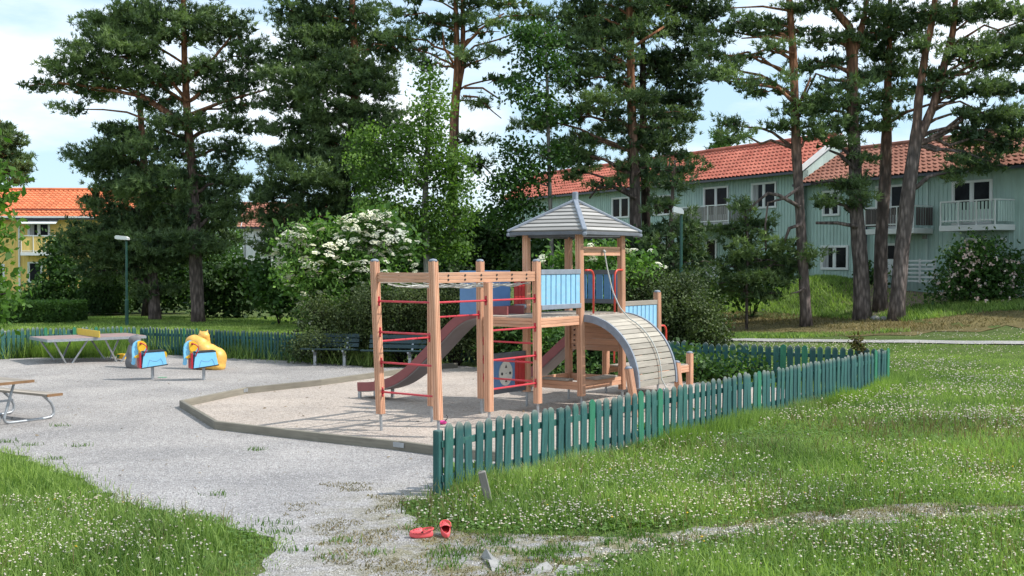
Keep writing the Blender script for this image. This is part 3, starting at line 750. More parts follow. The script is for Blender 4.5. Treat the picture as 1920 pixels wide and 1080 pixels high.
fence('long teal picket fence behind the yellow sculpture and benches', [(-2.4, 32.05), (-5.74, 31.75), (-10.85, 34.2)], .112, .62, green=(60, 64, 80, 85), side=-1, height=.95)
fence('teal picket fence behind the table tennis table', [(-11.0, 34.25), (-13.4, 31.0), (-16.0, 27.6)], .135, .82, green=(3, 9, 14, 20), side=-1, height=.97)

# timber edging of the sandpit
root = thing('sandpit_edging', (EDGE[0][0], EDGE[0][1], 0), 'low weathered timber edging around the sand under the play structure', 'edging')
for i in range(len(EDGE) - 1):
    a, b = EDGE[i], EDGE[i + 1]; dd = np.array(b) - np.array(a); dd = dd / np.linalg.norm(dd)
    za, zb = .055 + .003 * (i % 2), .055 + .003 * (i % 2)
    mb = MB(); mb.bar((a[0] - dd[0] * .02, a[1] - dd[1] * .02, za), (b[0] + dd[0] * .02, b[1] + dd[1] * .02, zb), .07, .16, bev=.008); mb.build('timber', M['edging'], root)
for (q, e) in (((-5.43, 23.8), (.35, .93)), ((-1.59, 16.7), (.77, -.63))):
    mb = MB(); n2 = np.array([e[1], -e[0]]); s = -1 if q[1] > 20 else -1
    for sg in (1, -1):
        c = np.array(q) + n2 * .045 * sg; mb.box((c[0], c[1], .085), (e[0], e[1], 0), (n2[0], n2[1], 0), UP, .11, .004, .035)
    mb.each('bracket', M['steel'], root)

# ================================================================== PLAY STRUCTURE
U_ = np.array([.60, .80, 0]); V_ = np.array([.80, -.60, 0]); T1 = np.array([1.253, 21.04, 0])
def N(a, b, z=0): return T1 + U_ * a + V_ * b + UP * z      # grid: a along the bars, b across (towards camera-right)
ps = thing('play_structure', N(-.6, -.6), 'wooden climbing frame with roofed tower, slides, blue panels and curved ramp', 'play structure')
PO = {'A': (-3.95, -1.2, 2.70, -.10), 'B': (-3.95, 0, 2.70, -.085), 'E': (-2.7, 0, 2.36, -.02), 'D': (-1.35, 0, 2.70, -.03), 'F': (-2.7, -1.22, 2.35, 0), 'C': (-1.35, -1.22, 2.70, -.03),
      'T1': (0, 0, 3.22, -.05), 'T3': (0, -1.22, 3.22, -.01), 'T2': (1.39, 0, 3.22, -.03), 'T4': (1.39, -1.22, 3.22, -.01), 'G': (2.74, 0, 2.09, -.02), 'Gb': (2.74, -1.22, 1.2, 0), 'H': (4.05, 0, .80, 0), 'Hb': (4.05, -1.22, .80, 0)}
def PP(k, z):
    a, b, h, lean = PO[k]; p = N(a, b, z); p[0] += lean * z / h; return p
def post_mesh(p0, p1, hw=.060):
    g_ = .013; q = .010
    prof = []
    for (dx, dy) in ((1, 0), (0, 1), (-1, 0), (0, -1)):
        nx_ = np.array([dx, dy]) * hw; tx_ = np.array([-dy, dx])
        for s_, dep in ((-hw + .014, 0), (-.026, 0), (-.020, g_), (-.014, 0), (.014, 0), (.020, g_), (.026, 0), (hw - .014, 0)):
            prof.append(nx_ + tx_ * s_ - np.array([dx, dy]) * dep)
    n = len(prof); V = []; LC = []; o = random.random() * 30
    for z, p in ((0, p0), (np.linalg.norm(p1 - p0), p1)):
        for c in prof: V.append(p + U_ * c[0] + V_ * c[1]); LC.append((c[0] + o, c[1], z + o))
    mb = MB(); mb.add(V, [tuple(range(n - 1, -1, -1)), tuple(range(n, 2 * n))] + [(i, (i + 1) % n, n + (i + 1) % n, n + i) for i in range(n)], LC); return mb
for k, (a, b, h, lean) in PO.items():
    o = post_mesh(PP(k, .28 if k not in ('H', 'Hb') else .15), PP(k, h)).build('post', M['wood'], ps)
    mb = MB(); mb.tube([PP(k, -.2), PP(k, .32)], .024, 10); mb.build('steel_foot', M['steel'], o)
    if k in 'ABCDGH' or k == 'Hb':
        mb = MB(); c = PP(k, h); pts = []
        mb.tube([c + UP * z for z in (-.006, .018, .032, .040)], [.066, .064, .048, .012], 14); mb.build('cap', M['grey_paint'], o, smooth=True)
def rung(k1, k2, z, r_=.0165, flange=True, mat='red'):
    mb = MB(); a, b = PP(k1, z), PP(k2, z); d = unit(b - a); mb.tube([a + d * .05, b - d * .05], r_, 10)
    if flange:
        for p, s_ in ((a, 1), (b, -1)):
            mb.tube([p + d * s_ * .058, p + d * s_ * .066], .034, 10)
            for q in (-.06, .06): mb.ball(p + d * s_ * .064 + UP * q, .014, seg=6, rings=4)
            mb.box(p + d * s_ * .062, np.cross(d, UP), d, UP, .018, .004, .075)
    mb.build('rung', M[mat], ps, smooth=False)
for z in (2.07, 1.58, 1.10, .63):
    rung('A', 'B', z); rung('E', 'D', z)
rung('B', 'E', 2.07); rung('F', 'C', 1.76); rung('A', 'F', 1.43); rung('C', 'D', 1.30); rung('C', 'D', .97); rung('C', 'D', .65)
def beam(p, q, w, h, name='beam', mat='wood', bolts=None, side=None, parent=None, up=UP):
    mb = MB(); mb.bar(p, q, w, h, up=up, bev=.008); o = mb.build(name, M[mat], parent or ps)
    if bolts:
        b_ = MB(); p = np.asarray(p); q = np.asarray(q)
        for t in bolts:
            for zz in (-h * .2, h * .2):
                c = p + (q - p) * t + UP * zz + side * (w / 2); b_.ball(c, .016, seg=8, rings=5)
        b_.each('bolt', M['black'], o, smooth=True)
    return o
def grooved(p, q, w, h, n=3, **kw):       # board made of stacked lamellas -> fine shadow lines
    mb = MB(); hh = h / n
    for i in range(n):
        z = -h / 2 + hh * (i + .5); mb.bar(np.asarray(p) + UP * z, np.asarray(q) + UP * z, w, hh - .004, bev=.004)
    return mb
def gbeam(p, q, w, h, n=3, name='beam', bolts=None, side=None, mat='wood'):
    o = grooved(p, q, w, h, n).build(name, M[mat], ps)
    if bolts:
        b_ = MB(); p = np.asarray(p); q = np.asarray(q)
        for t in bolts:
            for zz in (-h * .18, h * .22):
                c = p + (q - p) * t + UP * zz + side * (w / 2); b_.tube([c - side * .004, c + side * .010], .017, 8)
        b_.each('bolt', M['black'], o)
    return o
gbeam(PP('B', 2.445) + U_ * .065, PP('D', 2.445) - U_ * .062, .045, .165, bolts=(.10, .26, .42, .58, .74, .90), side=V_)
gbeam(PP('A', 2.43) + U_ * .065, PP('C', 2.43) - U_ * .062, .045, .165, mat='grey_wood', bolts=(.18, .34, .5, .66, .82), side=V_)
gbeam(PP('A', 2.45) + V_ * .062, PP('B', 2.45) - V_ * .062, .045, .15)
gbeam(PP('C', 2.45) + V_ * .062, PP('D', 2.45) - V_ * .062, .045, .15)
net = MB(); rr = np.random.default_rng(3)
for i in range(5):
    b = -1.1 + i * .25
    t = np.linspace(0, 1, 26); z = 2.34 - .035 * np.sin(t * math.pi) - .06 * abs(np.sin(t * math.pi * 4 + i)) * .6
    net.tube([N(-3.9 + 2.45 * tt, b, zz) for tt, zz in zip(t, z)], .008, 5)
for j in range(9):
    a = -3.8 + j * .28; t = np.linspace(0, 1, 8)
    net.tube([N(a + .03 * math.sin(k), -1.18 + 1.15 * tt, 2.345 - .06 * math.sin(tt * math.pi)) for k, tt in enumerate(t)], .008, 5)
net.build('climbing_net', M['rope'], ps)
# decks
def deck(a0, a1, b0, b1, z, name='deck'):
    mb = MB(); n = int((a1 - a0) / .125)
    for i in range(n):
        a = a0 + (a1 - a0) * (i + .5) / n; mb.box(N(a, (b0 + b1) / 2, z - .016), U_, V_, UP, (a1 - a0) / n / 2 - .004, (b1 - b0) / 2, .016, .003)
    return mb.build(name, M['grey_wood'], ps)
deck(-1.33, 1.37, -1.20, -.01, 1.745); deck(1.45, 2.72, -1.2, 0, 1.15); deck(2.8, 4.0, -1.2, 0, .58)
zb = 1.645
gbeam(PP('D', zb) + U_ * .06, PP('T1', zb) - U_ * .06, .045, .165); gbeam(PP('C', zb) + V_ * .06, PP('D', zb) - V_ * .06, .045, .165)
gbeam(PP('T1', zb) + U_ * .06, PP('T2', zb) - U_ * .06, .045, .165); gbeam(PP('C', zb) + U_ * .06, PP('T3', zb) - U_ * .06, .045, .165)
gbeam(PP('T3', zb) + U_ * .06, PP('T4', zb) - U_ * .06, .045, .165); gbeam(PP('T3', zb) + V_ * .06, PP('T1', zb) - V_ * .06, .045, .165)
gbeam(PP('G', 1.06) - V_ * .06, PP('Gb', 1.06) + V_ * .06, .045, .15); gbeam(PP('H', .49) - U_ * .06, PP('G', .49) + U_ * .06, .045, .15); gbeam(PP('H', .49) - V_ * .06, PP('Hb', .49) + V_ * .06, .045, .15)
gbeam(PP('T2', 1.06) + U_ * .06, PP('G', 1.06) - U_ * .06, .045, .15); gbeam(PP('T4', 1.06) + U_ * .06, PP('Gb', 1.06) - U_ * .06, .045, .15); gbeam(PP('Hb', .49) - U_ * .06, PP('Gb', .49) + U_ * .06, .045, .15)
gbeam(PP('T1', 2.885) + U_ * .06, PP('T2', 2.885) - U_ * .06, .045, .165)
# riser wall T4-T2
o = grooved(PP('T4', 1.27) + V_ * .06 , PP('T2', 1.27) - V_ * .06, .04, .56, 5).build('riser_wall', M['wood'], ps)
bb = MB()
for zz in (1.07, 1.17, 1.27, 1.37, 1.47):
    c = PP('T4', zz) + V_ * .15 - U_ * .03; bb.ball(c, .017, seg=8, rings=5)
bb.each('bolt', M['black'], o)
# sandpit seat boards
for (k1, k2, dr) in (('T1', 'T2', U_), ('T3', 'T1', V_), ('T4', 'T2', V_), ('T3', 'T4', U_)):
    gbeam(PP(k1, .455) + dr * .06, PP(k2, .455) - dr * .06, .045, .15, 2, name='low_board')
mb = MB(); mb.box(N(.75, -.06, .555), U_, V_, UP, .36, .13, .018, .006); mb.build('seat_plank', M['grey_wood'], ps)
mb = MB(); mb.box(N(.02, -.55, .555), V_, U_, UP, .30, .10, .018, .006); mb.build('seat_plank', M['grey_wood'], ps)
# slatted panels
def panel(p, q, z0, z1, n, mat, rail='grey_paint', rails=(.085, .085), gapw=.18, name='panel', out=None):
    p = np.asarray(p, float); q = np.asarray(q, float); d = unit(q - p); L = np.linalg.norm(q - p)
    nn = np.cross(d, UP) if out is None else out
    mb = MB(); w = L / n
    for i in range(n):
        c = p + d * (w * (i + .5)) + UP * (z0 + z1) / 2; mb.box(c, d, nn, UP, w * (1 - gapw) / 2, .012, (z1 - z0) / 2, .004)
    o = mb.build(name, M[mat], ps)
    r_ = MB()
    if rails[0]: r_.bar(p + UP * (z1 - .005) + nn * .0, q + UP * (z1 - .005), .05, rails[0], bev=.006)
    if rails[1]: r_.bar(p + UP * (z0 + .01) + nn * .022, q + UP * (z0 + .01) + nn * .022, .035, rails[1], bev=.006)
    if r_.n: r_.each('panel_rail', M[rail], o)
    return o
pb = PP('D', 0) + U_ * .065; pe = PP('T1', 0) - U_ * .065
panel(pb, pe, 1.90, 2.52, 8, 'light_blue', out=V_)
panel(PP('T4', 0) + V_ * .065, PP('T2', 0) - V_ * .065, 1.93, 2.50, 6, 'shaded_blue', 'dark_grey', out=V_ * 0 - U_)
panel(PP('C', 0) + U_ * .95, PP('T3', 0) - U_ * .065, 1.86, 2.40, 3, 'red_slat', out=V_, gapw=.14)
panel(PP('T2', 0) + U_ * .065, PP('G', 0) - U_ * .065, 1.28, 1.90, 8, 'light_blue', out=V_, rail='grey_wood', rails=(.09, .09))
# lower play panel C-T3
pa = PP('C', 0) + U_ * .07; pq = PP('T3', 0) - U_ * .07
mb = MB(); mb.box((pa + (pq - pa) * .37) + UP * .68, U_, V_, UP, np.linalg.norm(pq - pa) * .37, .010, .28, .004); act = mb.build('activity_board', M['mid_blue'], ps)
c0 = pa + (pq - pa) * .50 + UP * .67 + V_ * .018
mb = MB(); th = np.linspace(0, 2 * math.pi, 29)[:-1]; mb.prism([(.20 * math.cos(t), .225 * math.sin(t)) for t in th], c0, U_, UP, V_, .012); disc = mb.build('white_disc', M['white_plastic'], act)
mb = MB()
mb.prism([(-.03, .10), (.03, .10), (0, .16)], c0 + V_ * .009, U_, UP, V_, .006); mb.prism([(-.03, -.155), (.03, -.155), (0, -.11)], c0 + V_ * .009, U_, UP, V_, .006)
for sx_ in (-1, 1): mb.prism([(sx_ * .12 + .026 * math.cos(t), .026 * math.sin(t)) for t in th], c0 + V_ * .009, U_, UP, V_, .006)
mb.prism([(.008 * math.cos(t), .008 * math.sin(t)) for t in th], c0 + V_ * .009, U_, UP, V_, .006)
mb.build('disc_holes', M['black'], disc)
panel(pa + (pq - pa) * .75, pq, .42, .98, 3, 'red_slat', rails=(0, 0), out=V_, gapw=.1)
r_ = MB(); r_.bar(pa + UP * 1.0, pq + UP * 1.0, .055, .09, bev=.006); r_.bar(pa + UP * .365, pq + UP * .365, .05, .10, bev=.006); r_.each('panel_rail', M['dark_grey'], act)
# red hoop handrails
def hoop(c, d, top, bot, reach, mat='red_orange'):
    mb = MB(); pts = [c + UP * top]
    for t in np.linspace(0, math.pi / 2, 8): pts.append(c + d * (reach - .12 + .12 * math.sin(t)) + UP * (top - .12 + .12 * math.cos(t)))
    pts.append(c + d * reach + UP * bot); mb.tube(pts, .019, 10); return mb.build('handrail', M[mat], ps, smooth=True)
hoop(PP('T1', 0) + U_ * .06 + V_ * .035, U_, 2.54, 1.75, .27); hoop(PP('T2', 0) - U_ * .06 + V_ * .035, -U_, 2.54, 1.75, .27)
hoop(PP('G', 0) + U_ * .06, U_, 1.42, .70, .26); hoop(PP('Gb', 0) + U_ * .06, U_, 1.12, .60, .26)
# roof
rc = (PP('T1', 0) + PP('T4', 0)) / 2; rc[2] = 0
cor = [rc + (N(a, b) - (N(0, 0) + N(1.39, -1.22)) / 2) * 1.37 + UP * 3.24 for a, b in ((0, 0), (1.39, 0), (1.39, -1.22), (0, -1.22))]
apex = rc + UP * 3.82
roof = None
for i in range(4):
    a, b = cor[i], cor[(i + 1) % 4]; nrm = unit(np.cross(b - a, apex - a)); nrm = nrm if nrm[2] > 0 else -nrm
    mb = MB(); n = 8
    for j in range(n):
        t0, t1 = j / n + .012, (j + 1) / n - .012 * 0
        q = [a + (apex - a) * t0, b + (apex - b) * t0, b + (apex - b) * min(t1, .985), a + (apex - a) * min(t1, .985)]
        lo = nrm * .024; hi = nrm * .006; o_ = random.random() * 20
        Vv = [q[0] + lo, q[1] + lo, q[2] + hi, q[3] + hi, q[0] - nrm * .004, q[1] - nrm * .004, q[2] - nrm * .016, q[3] - nrm * .016]
        d = unit(b - a); LC = [((v_ - a) @ nrm + o_, (v_ - a) @ UP * 2 + o_, (v_ - a) @ d) for v_ in Vv]
        mb.add(Vv, [(0, 1, 2, 3), (7, 6, 5, 4), (0, 4, 5, 1), (1, 5, 6, 2), (2, 6, 7, 3), (3, 7, 4, 0)], LC)
    o = mb.build('roof_face', M['roof_wood'], ps)
    mb = MB(); e = unit(a - rc - UP * (a - rc)[2]); mb.bar(a + e * .03 + UP * .012, apex + UP * .03, .085, .05, up=UP, bev=.01); mb.build('hip_cap', M['grey_paint'], ps)
    mb = MB(); mb.bar(a - UP * .035, b - UP * .035, .035, .06, bev=.005); mb.build('eave_board', M['dark_grey'], ps)
    mb = MB(); mb.box(a - UP * .05 - e * .05, e, np.cross(e, UP), UP, .09, .035, .035, .015); mb.build('corner_block', M['grey_paint'], ps)
mb = MB(); mb.box(apex + UP * .06, U_, V_, UP, .045, .045, .12, .012); mb.build('finial', M['grey_paint'], ps)
for k in ('T1', 'T2', 'T3', 'T4'):
    kk = {'T1': 'T4', 'T2': 'T3', 'T3': 'T2', 'T4': 'T1'}[k]
for (k1, k2, dr) in (('T1', 'T2', U_), ('T3', 'T4', U_), ('T3', 'T1', V_), ('T4', 'T2', V_)):
    mb = MB(); mb.bar(PP(k1, 3.18), PP(k2, 3.18), .05, .09, bev=.005); mb.build('roof_beam', M['dark_grey'], ps)
# curved plank ramp T1-T2 -> +v
Lr = 1.12; zt = 1.70; Rr = 1.17; zc = zt - Rr
def arc(t, off=0): return (.02 + (Lr + off) * math.sin(t), zc + (Rr + off) * math.cos(t))
mb = MB(); nb = 17; t0 = -.02
a0, a1 = .06, 1.33
for i in range(nb):
    ta = t0 + (math.pi / 2 + .03 - t0) * i / nb; tb = t0 + (math.pi / 2 + .03 - t0) * (i + .93) / nb
    (b0, z0), (b1, z1) = arc(ta), arc(tb); p0 = N(a0, b0, z0); p1 = N(a0, b1, z1); dd = unit(p1 - p0); nn = unit(np.cross(U_, dd)); nn = nn if nn @ (V_ + UP) > 0 else -nn
    mb.box((N((a0 + a1) / 2, b0, z0) + N((a0 + a1) / 2, b1, z1)) / 2 + nn * .012, dd, nn, U_, np.linalg.norm(p1 - p0) / 2 - .001, .016, (a1 - a0) / 2, .004)
mb.build('curved_ramp', M['pale_grey_wood'], ps)
for aa in (a0 - .03, a1 + .03):
    mb = MB(); n = 22; Vv = []; Fs = []
    for i in range(n + 1):
        t = -.02 + (math.pi / 2 + .05) * i / n
        for off, sd in ((.045, -.022), (.045, .022), (-.085, .022), (-.085, -.022)):
            b, z = arc(t, off); Vv.append(N(aa + sd, b, z))
    for i in range(n):
        for k in range(4): Fs.append((i * 4 + k, i * 4 + (k + 1) % 4, (i + 1) * 4 + (k + 1) % 4, (i + 1) * 4 + k))
    Fs += [(0, 3, 2, 1), (n * 4, n * 4 + 1, n * 4 + 2, n * 4 + 3)]
    mb.add(Vv, Fs); mb.build('ramp_cheek', M['grey_paint'], ps)
for aa in (-.10, 1.47):
    b0 = .86 if aa < 0 else .93
    o = post_mesh(N(aa, 1.17, -.05) + V_ * .04, N(aa, b0 + .18, .84)).build('short_post', M['wood'], ps)
    mb = MB(); c = N(aa, b0 + .18, .84); mb.tube([c + UP * z for z in (-.006, .018, .032, .040)], [.066, .064, .048, .012], 14); mb.build('cap', M['grey_paint'], o, smooth=True)
mb = MB(); bp = N(.74, 1.27, 0); mb.tube([bp - UP * .2, bp + UP * .40], .03, 10); mb.tube([bp + UP * .40, bp + UP * .44], [.04, .02], 10); mb.tube([bp + UP * .42 - U_ * .03, bp + UP * .42 + U_ * .07], .014, 8); mb.build('rope_anchor', M['steel'], ps)
rp = [N(.69, .04, 2.86), N(.70, .10, 2.55), N(.72, .20, 2.15), N(.74, .34, 1.86)]
for t in np.linspace(.42, 1.52, 9):
    b, z = arc(t, .075); rp.append(N(.74 + .06 * math.sin(t * 2), b, z))
rp += [N(.80, 1.24, .50), N(.80, 1.28, .44)]
rp = np.array(rp); t = np.arange(len(rp)); tt = np.linspace(0, len(rp) - 1, 60)
mb = MB(); mb.tube(np.stack([np.interp(tt, t, rp[:, i]) for i in range(3)], 1), .013, 8); mb.tube([N(.69, .015, 2.90), N(.69, .05, 2.86)], .03, 8); mb.build('climbing_rope', M['rope'], ps, smooth=True)
# slides
def slide(a_mid, ztop_profile, b_start, width, name='slide', hood=True):
    s = np.array([q[0] for q in ztop_profile]); z = np.array([q[1] for q in ztop_profile]); ss = np.linspace(s[0], s[-1], 44)
    # smooth interpolation
    zz = np.interp(ss, s, z); kern = np.ones(5) / 5; zz2 = np.convolve(np.pad(zz, 2, 'edge'), kern, 'valid'); zz2[0] = zz[0]; zz2[-1] = zz[-1]
    T = np.gradient(np.stack([ss, zz2], 1), axis=0); T /= np.linalg.norm(T, axis=1)[:, None]; Nn = np.stack([-T[:, 1], T[:, 0]], 1); Nn[Nn[:, 1] < 0] *= -1
    def strip_(lo, hi, a_in, a_out):
        Vv = []; Fs = []; n = len(ss)
        for i in range(n):
            for (aa, off) in ((a_in, hi), (a_out, hi), (a_out, lo), (a_in, lo)):
                Vv.append(N(a_mid + aa, b_start - (ss[i] + Nn[i, 0] * off), zz2[i] + Nn[i, 1] * off))
        for i in range(n - 1):
            for k in range(4): Fs.append((i * 4 + k, i * 4 + (k + 1) % 4, (i + 1) * 4 + (k + 1) % 4, (i + 1) * 4 + k))
        Fs += [(0, 3, 2, 1), (n * 4 - 4, n * 4 - 3, n * 4 - 2, n * 4 - 1)]
        return Vv, Fs
    hw = width / 2
    mb = MB(); mb.add(*strip_(-.19, -.165, -hw + .005, hw - .005)); bed = mb.build('slide', M['slide_grey'], ps)
    for s_ in (-1, 1):
        mb = MB(); mb.add(*strip_(-.17, 0, s_ * (hw - .03), s_ * (hw + .012))); mb.build('side_wall', M['slide_red'], bed)
    e = ztop_profile[-1]
    for off in (.03, .5):
        mb = MB()
        for s_ in (-1, 1):
            p = N(a_mid + s_ * (hw - .03), b_start - (e[0] - off), 0); mb.box(p + UP * (e[1] - .16) / 2 , U_, V_, UP, .02, .035, (e[1] - .12) / 2, .004)
        mb.each('slide_foot', M['steel'], bed)
    return bed
prof1 = [(-.28, 1.90), (0, 1.90), (.3, 1.87), (.62, 1.82), (.85, 1.74), (1.1, 1.57), (1.5, 1.21), (2.0, .79), (2.35, .55), (2.65, .43), (2.95, .36), (3.2, .33), (3.42, .32)]
sl = slide(-.72, prof1, -1.22, .50)
for s_ in (-1, 1):
    mb = MB(); mb.box(N(-.72 + s_ * .30, -1.64, 2.13), V_, U_, UP, .35, .009, .40, .006); mb.build('slide_guard', M['mid_blue'], ps)
prof2 = [(-.2, 1.32), (.1, 1.31), (.35, 1.25), (.6, 1.05), (.9, .80), (1.2, .55), (1.5, .38), (1.85, .30), (2.05, .29)]
slide(2.08, prof2, -1.22, .48)

# ================================================================== SMALL THINGS IN THE YARD
def bench(seatL, seatR, label):
    a = np.array(seatL); b = np.array(seatR); d = unit(np.append(b - a, 0)); L = np.linalg.norm(b - a); n = np.array([-d[1], d[0], 0])     # n = away from camera
    c = np.append((a + b) / 2, 0); root = thing('park_bench', c, label, 'bench', 'green benches by the bushes')
    for i, q in enumerate((0, .115, .23, .345)):
        mb = MB(); mb.bar(c - d * L / 2 + n * q + UP * (.44 - .012 * i), c + d * L / 2 + n * q + UP * (.44 - .012 * i), .095, .035, bev=.006); mb.build('seat_slat', M['bench_green'], root)
    for i, (q, z) in enumerate(((.43, .52), (.47, .64), (.51, .76))):
        up = unit(np.array([-n[0] * .3 * -1, -n[1] * .3 * -1, 1.])); mb = MB(); mb.bar(c - d * (L / 2 - .1) + n * q + UP * z, c + d * (L / 2 - .02) + n * q + UP * z, .03, .105, up=unit(UP + n * .33), bev=.006); mb.build('back_slat', M['bench_green'], root)
    for s_ in (-1, 1):
        mb = MB(); e = c + d * s_ * L * .27
        mb.bar(e + n * .17 - UP * .1, e + n * .17 + UP * .38, .07, .07, up=n); mb.bar(e - n * .02 + UP * .40, e + n * .40 + UP * .36, .05, .04); mb.bar(e + n * .38 + UP * .36, e + n * .53 + UP * .80, .05, .035, up=n)
        mb.bar(e + n * .17 + UP * .24, e + n * .0 + UP * .39, .04, .03); mb.build('leg', M['steel'], root)
bench((-5.46, 30.25), (-4.02, 30.05), 'dark green slatted park bench under the white flowering elder, standing apart on the left')
bench((-3.85, 29.75), (-2.25, 29.45), 'dark green slatted park bench partly hidden behind the climbing frame posts')

# table tennis table
tc = np.array([-11.0, 30.43]); tl = unit(np.array([.78, .625, 0])); ts = np.array([tl[1], -tl[0], 0]); zt_ = .745; tz0 = .13
root = thing('table_tennis_table', (tc[0], tc[1], tz0), 'outdoor table tennis table with reddish top and yellow net board', 'table')
C0 = np.array([tc[0], tc[1], zt_])
mb = MB()
for s_ in (-1, 1): mb.box(C0 + tl * s_ * .63, tl, ts, UP, .625, .70, .02, .006)
top = mb.build('tabletop', M['table_red'], root)
mb = MB()
for s_ in (-1, 1): mb.bar(C0 + ts * s_ * .71 - tl * 1.26 - UP * .022, C0 + ts * s_ * .71 + tl * 1.26 - UP * .022, .015, .07); mb.bar(C0 + tl * s_ * 1.26 - ts * .71 - UP * .022, C0 + tl * s_ * 1.26 + ts * .71 - UP * .022, .015, .068)
mb.build('edge_frame', M['steel'], root)
mb = MB(); mb.box(C0 + UP * .10, ts, tl, UP, .84, .010, .085, .004); mb.build('net_board', M['net_yellow'], root)
for e in (-.64, .64):
    for s_ in (-1, 1):
        for w in (-1, 1):
            mb = MB(); p0 = C0 + tl * (e + w * .05) + ts * s_ * .42; p1 = C0 + tl * (e + w * .42) + ts * s_ * .60 - UP * .04
            mb.tube([np.array([p0[0], p0[1], .06]), p1], .024, 8); mb.build('leg', M['steel'], root)

# picnic table
ta_ = np.array([-.84, .54, 0]); ta_ = unit(ta_); tp_ = np.array([.54, .84, 0]); tp_ = unit(tp_)
E0 = np.array([-8.12, 19.08, 0])
root = thing('picnic_table', E0 + ta_ * .9, 'picnic table with brown stained edges and bent steel tube legs at the left edge', 'picnic table')
def plankset(q0, q1, z, n, over, name):
    for i in range(n):
        q = q0 + (q1 - q0) * (i + .5) / n; mb = MB(); mb.bar(E0 + tp_ * q - ta_ * over + UP * z, E0 + tp_ * q + ta_ * (1.8 + over) + UP * z, abs(q1 - q0) / n - .012, .04, bev=.006); mb.build(name, M['grey_wood'], root)
plankset(-.37, .37, .72, 5, 0, 'table_plank'); plankset(.62, .90, .45, 2, .0, 'seat_plank'); plankset(-.62, -.90, .45, 2, .0, 'seat_plank')
mb = MB(); mb.bar(E0 - tp_ * .37 + UP * .72 - ta_ * .012, E0 + tp_ * .37 + UP * .72 - ta_ * .012, .02, .045)
for s_ in (-1, 1): mb.bar(E0 + tp_ * s_ * .61 + UP * .45 - ta_ * .012, E0 + tp_ * s_ * .91 + UP * .45 - ta_ * .012, .02, .045)
mb.build('end_strip', painted('brown_stained_edge', (.22, .12, .055), .7, .3), root)
for e in (.33, 1.45):
    for s_ in (-1, 1):
        pts = [(.24, .69), (.19, .56), (.08, .22), (.04, .10), (.07, .045), (.14, .025), (.45, .025), (.80, .025), (.93, .04), (.985, .09), (.985, .17), (.93, .28), (.78, .42)]
        pp = np.array([E0 + ta_ * e + tp_ * s_ * q + UP * z for q, z in pts]); t = np.arange(len(pp)); tt = np.linspace(0, len(pp) - 1, 40)
        mb = MB(); mb.tube(np.stack([np.interp(tt, t, pp[:, i]) for i in range(3)], 1), .024, 10); mb.build('leg', M['steel'], root, smooth=True)
    mb = MB(); mb.bar(E0 + ta_ * e - tp_ * .36 + UP * .685, E0 + ta_ * e + tp_ * .36 + UP * .685, .05, .035); mb.bar(E0 + ta_ * e - tp_ * .2 + UP * .40, E0 + ta_ * e + tp_ * .2 + UP * .40, .05, .035); mb.build('bracket', M['steel'], root)

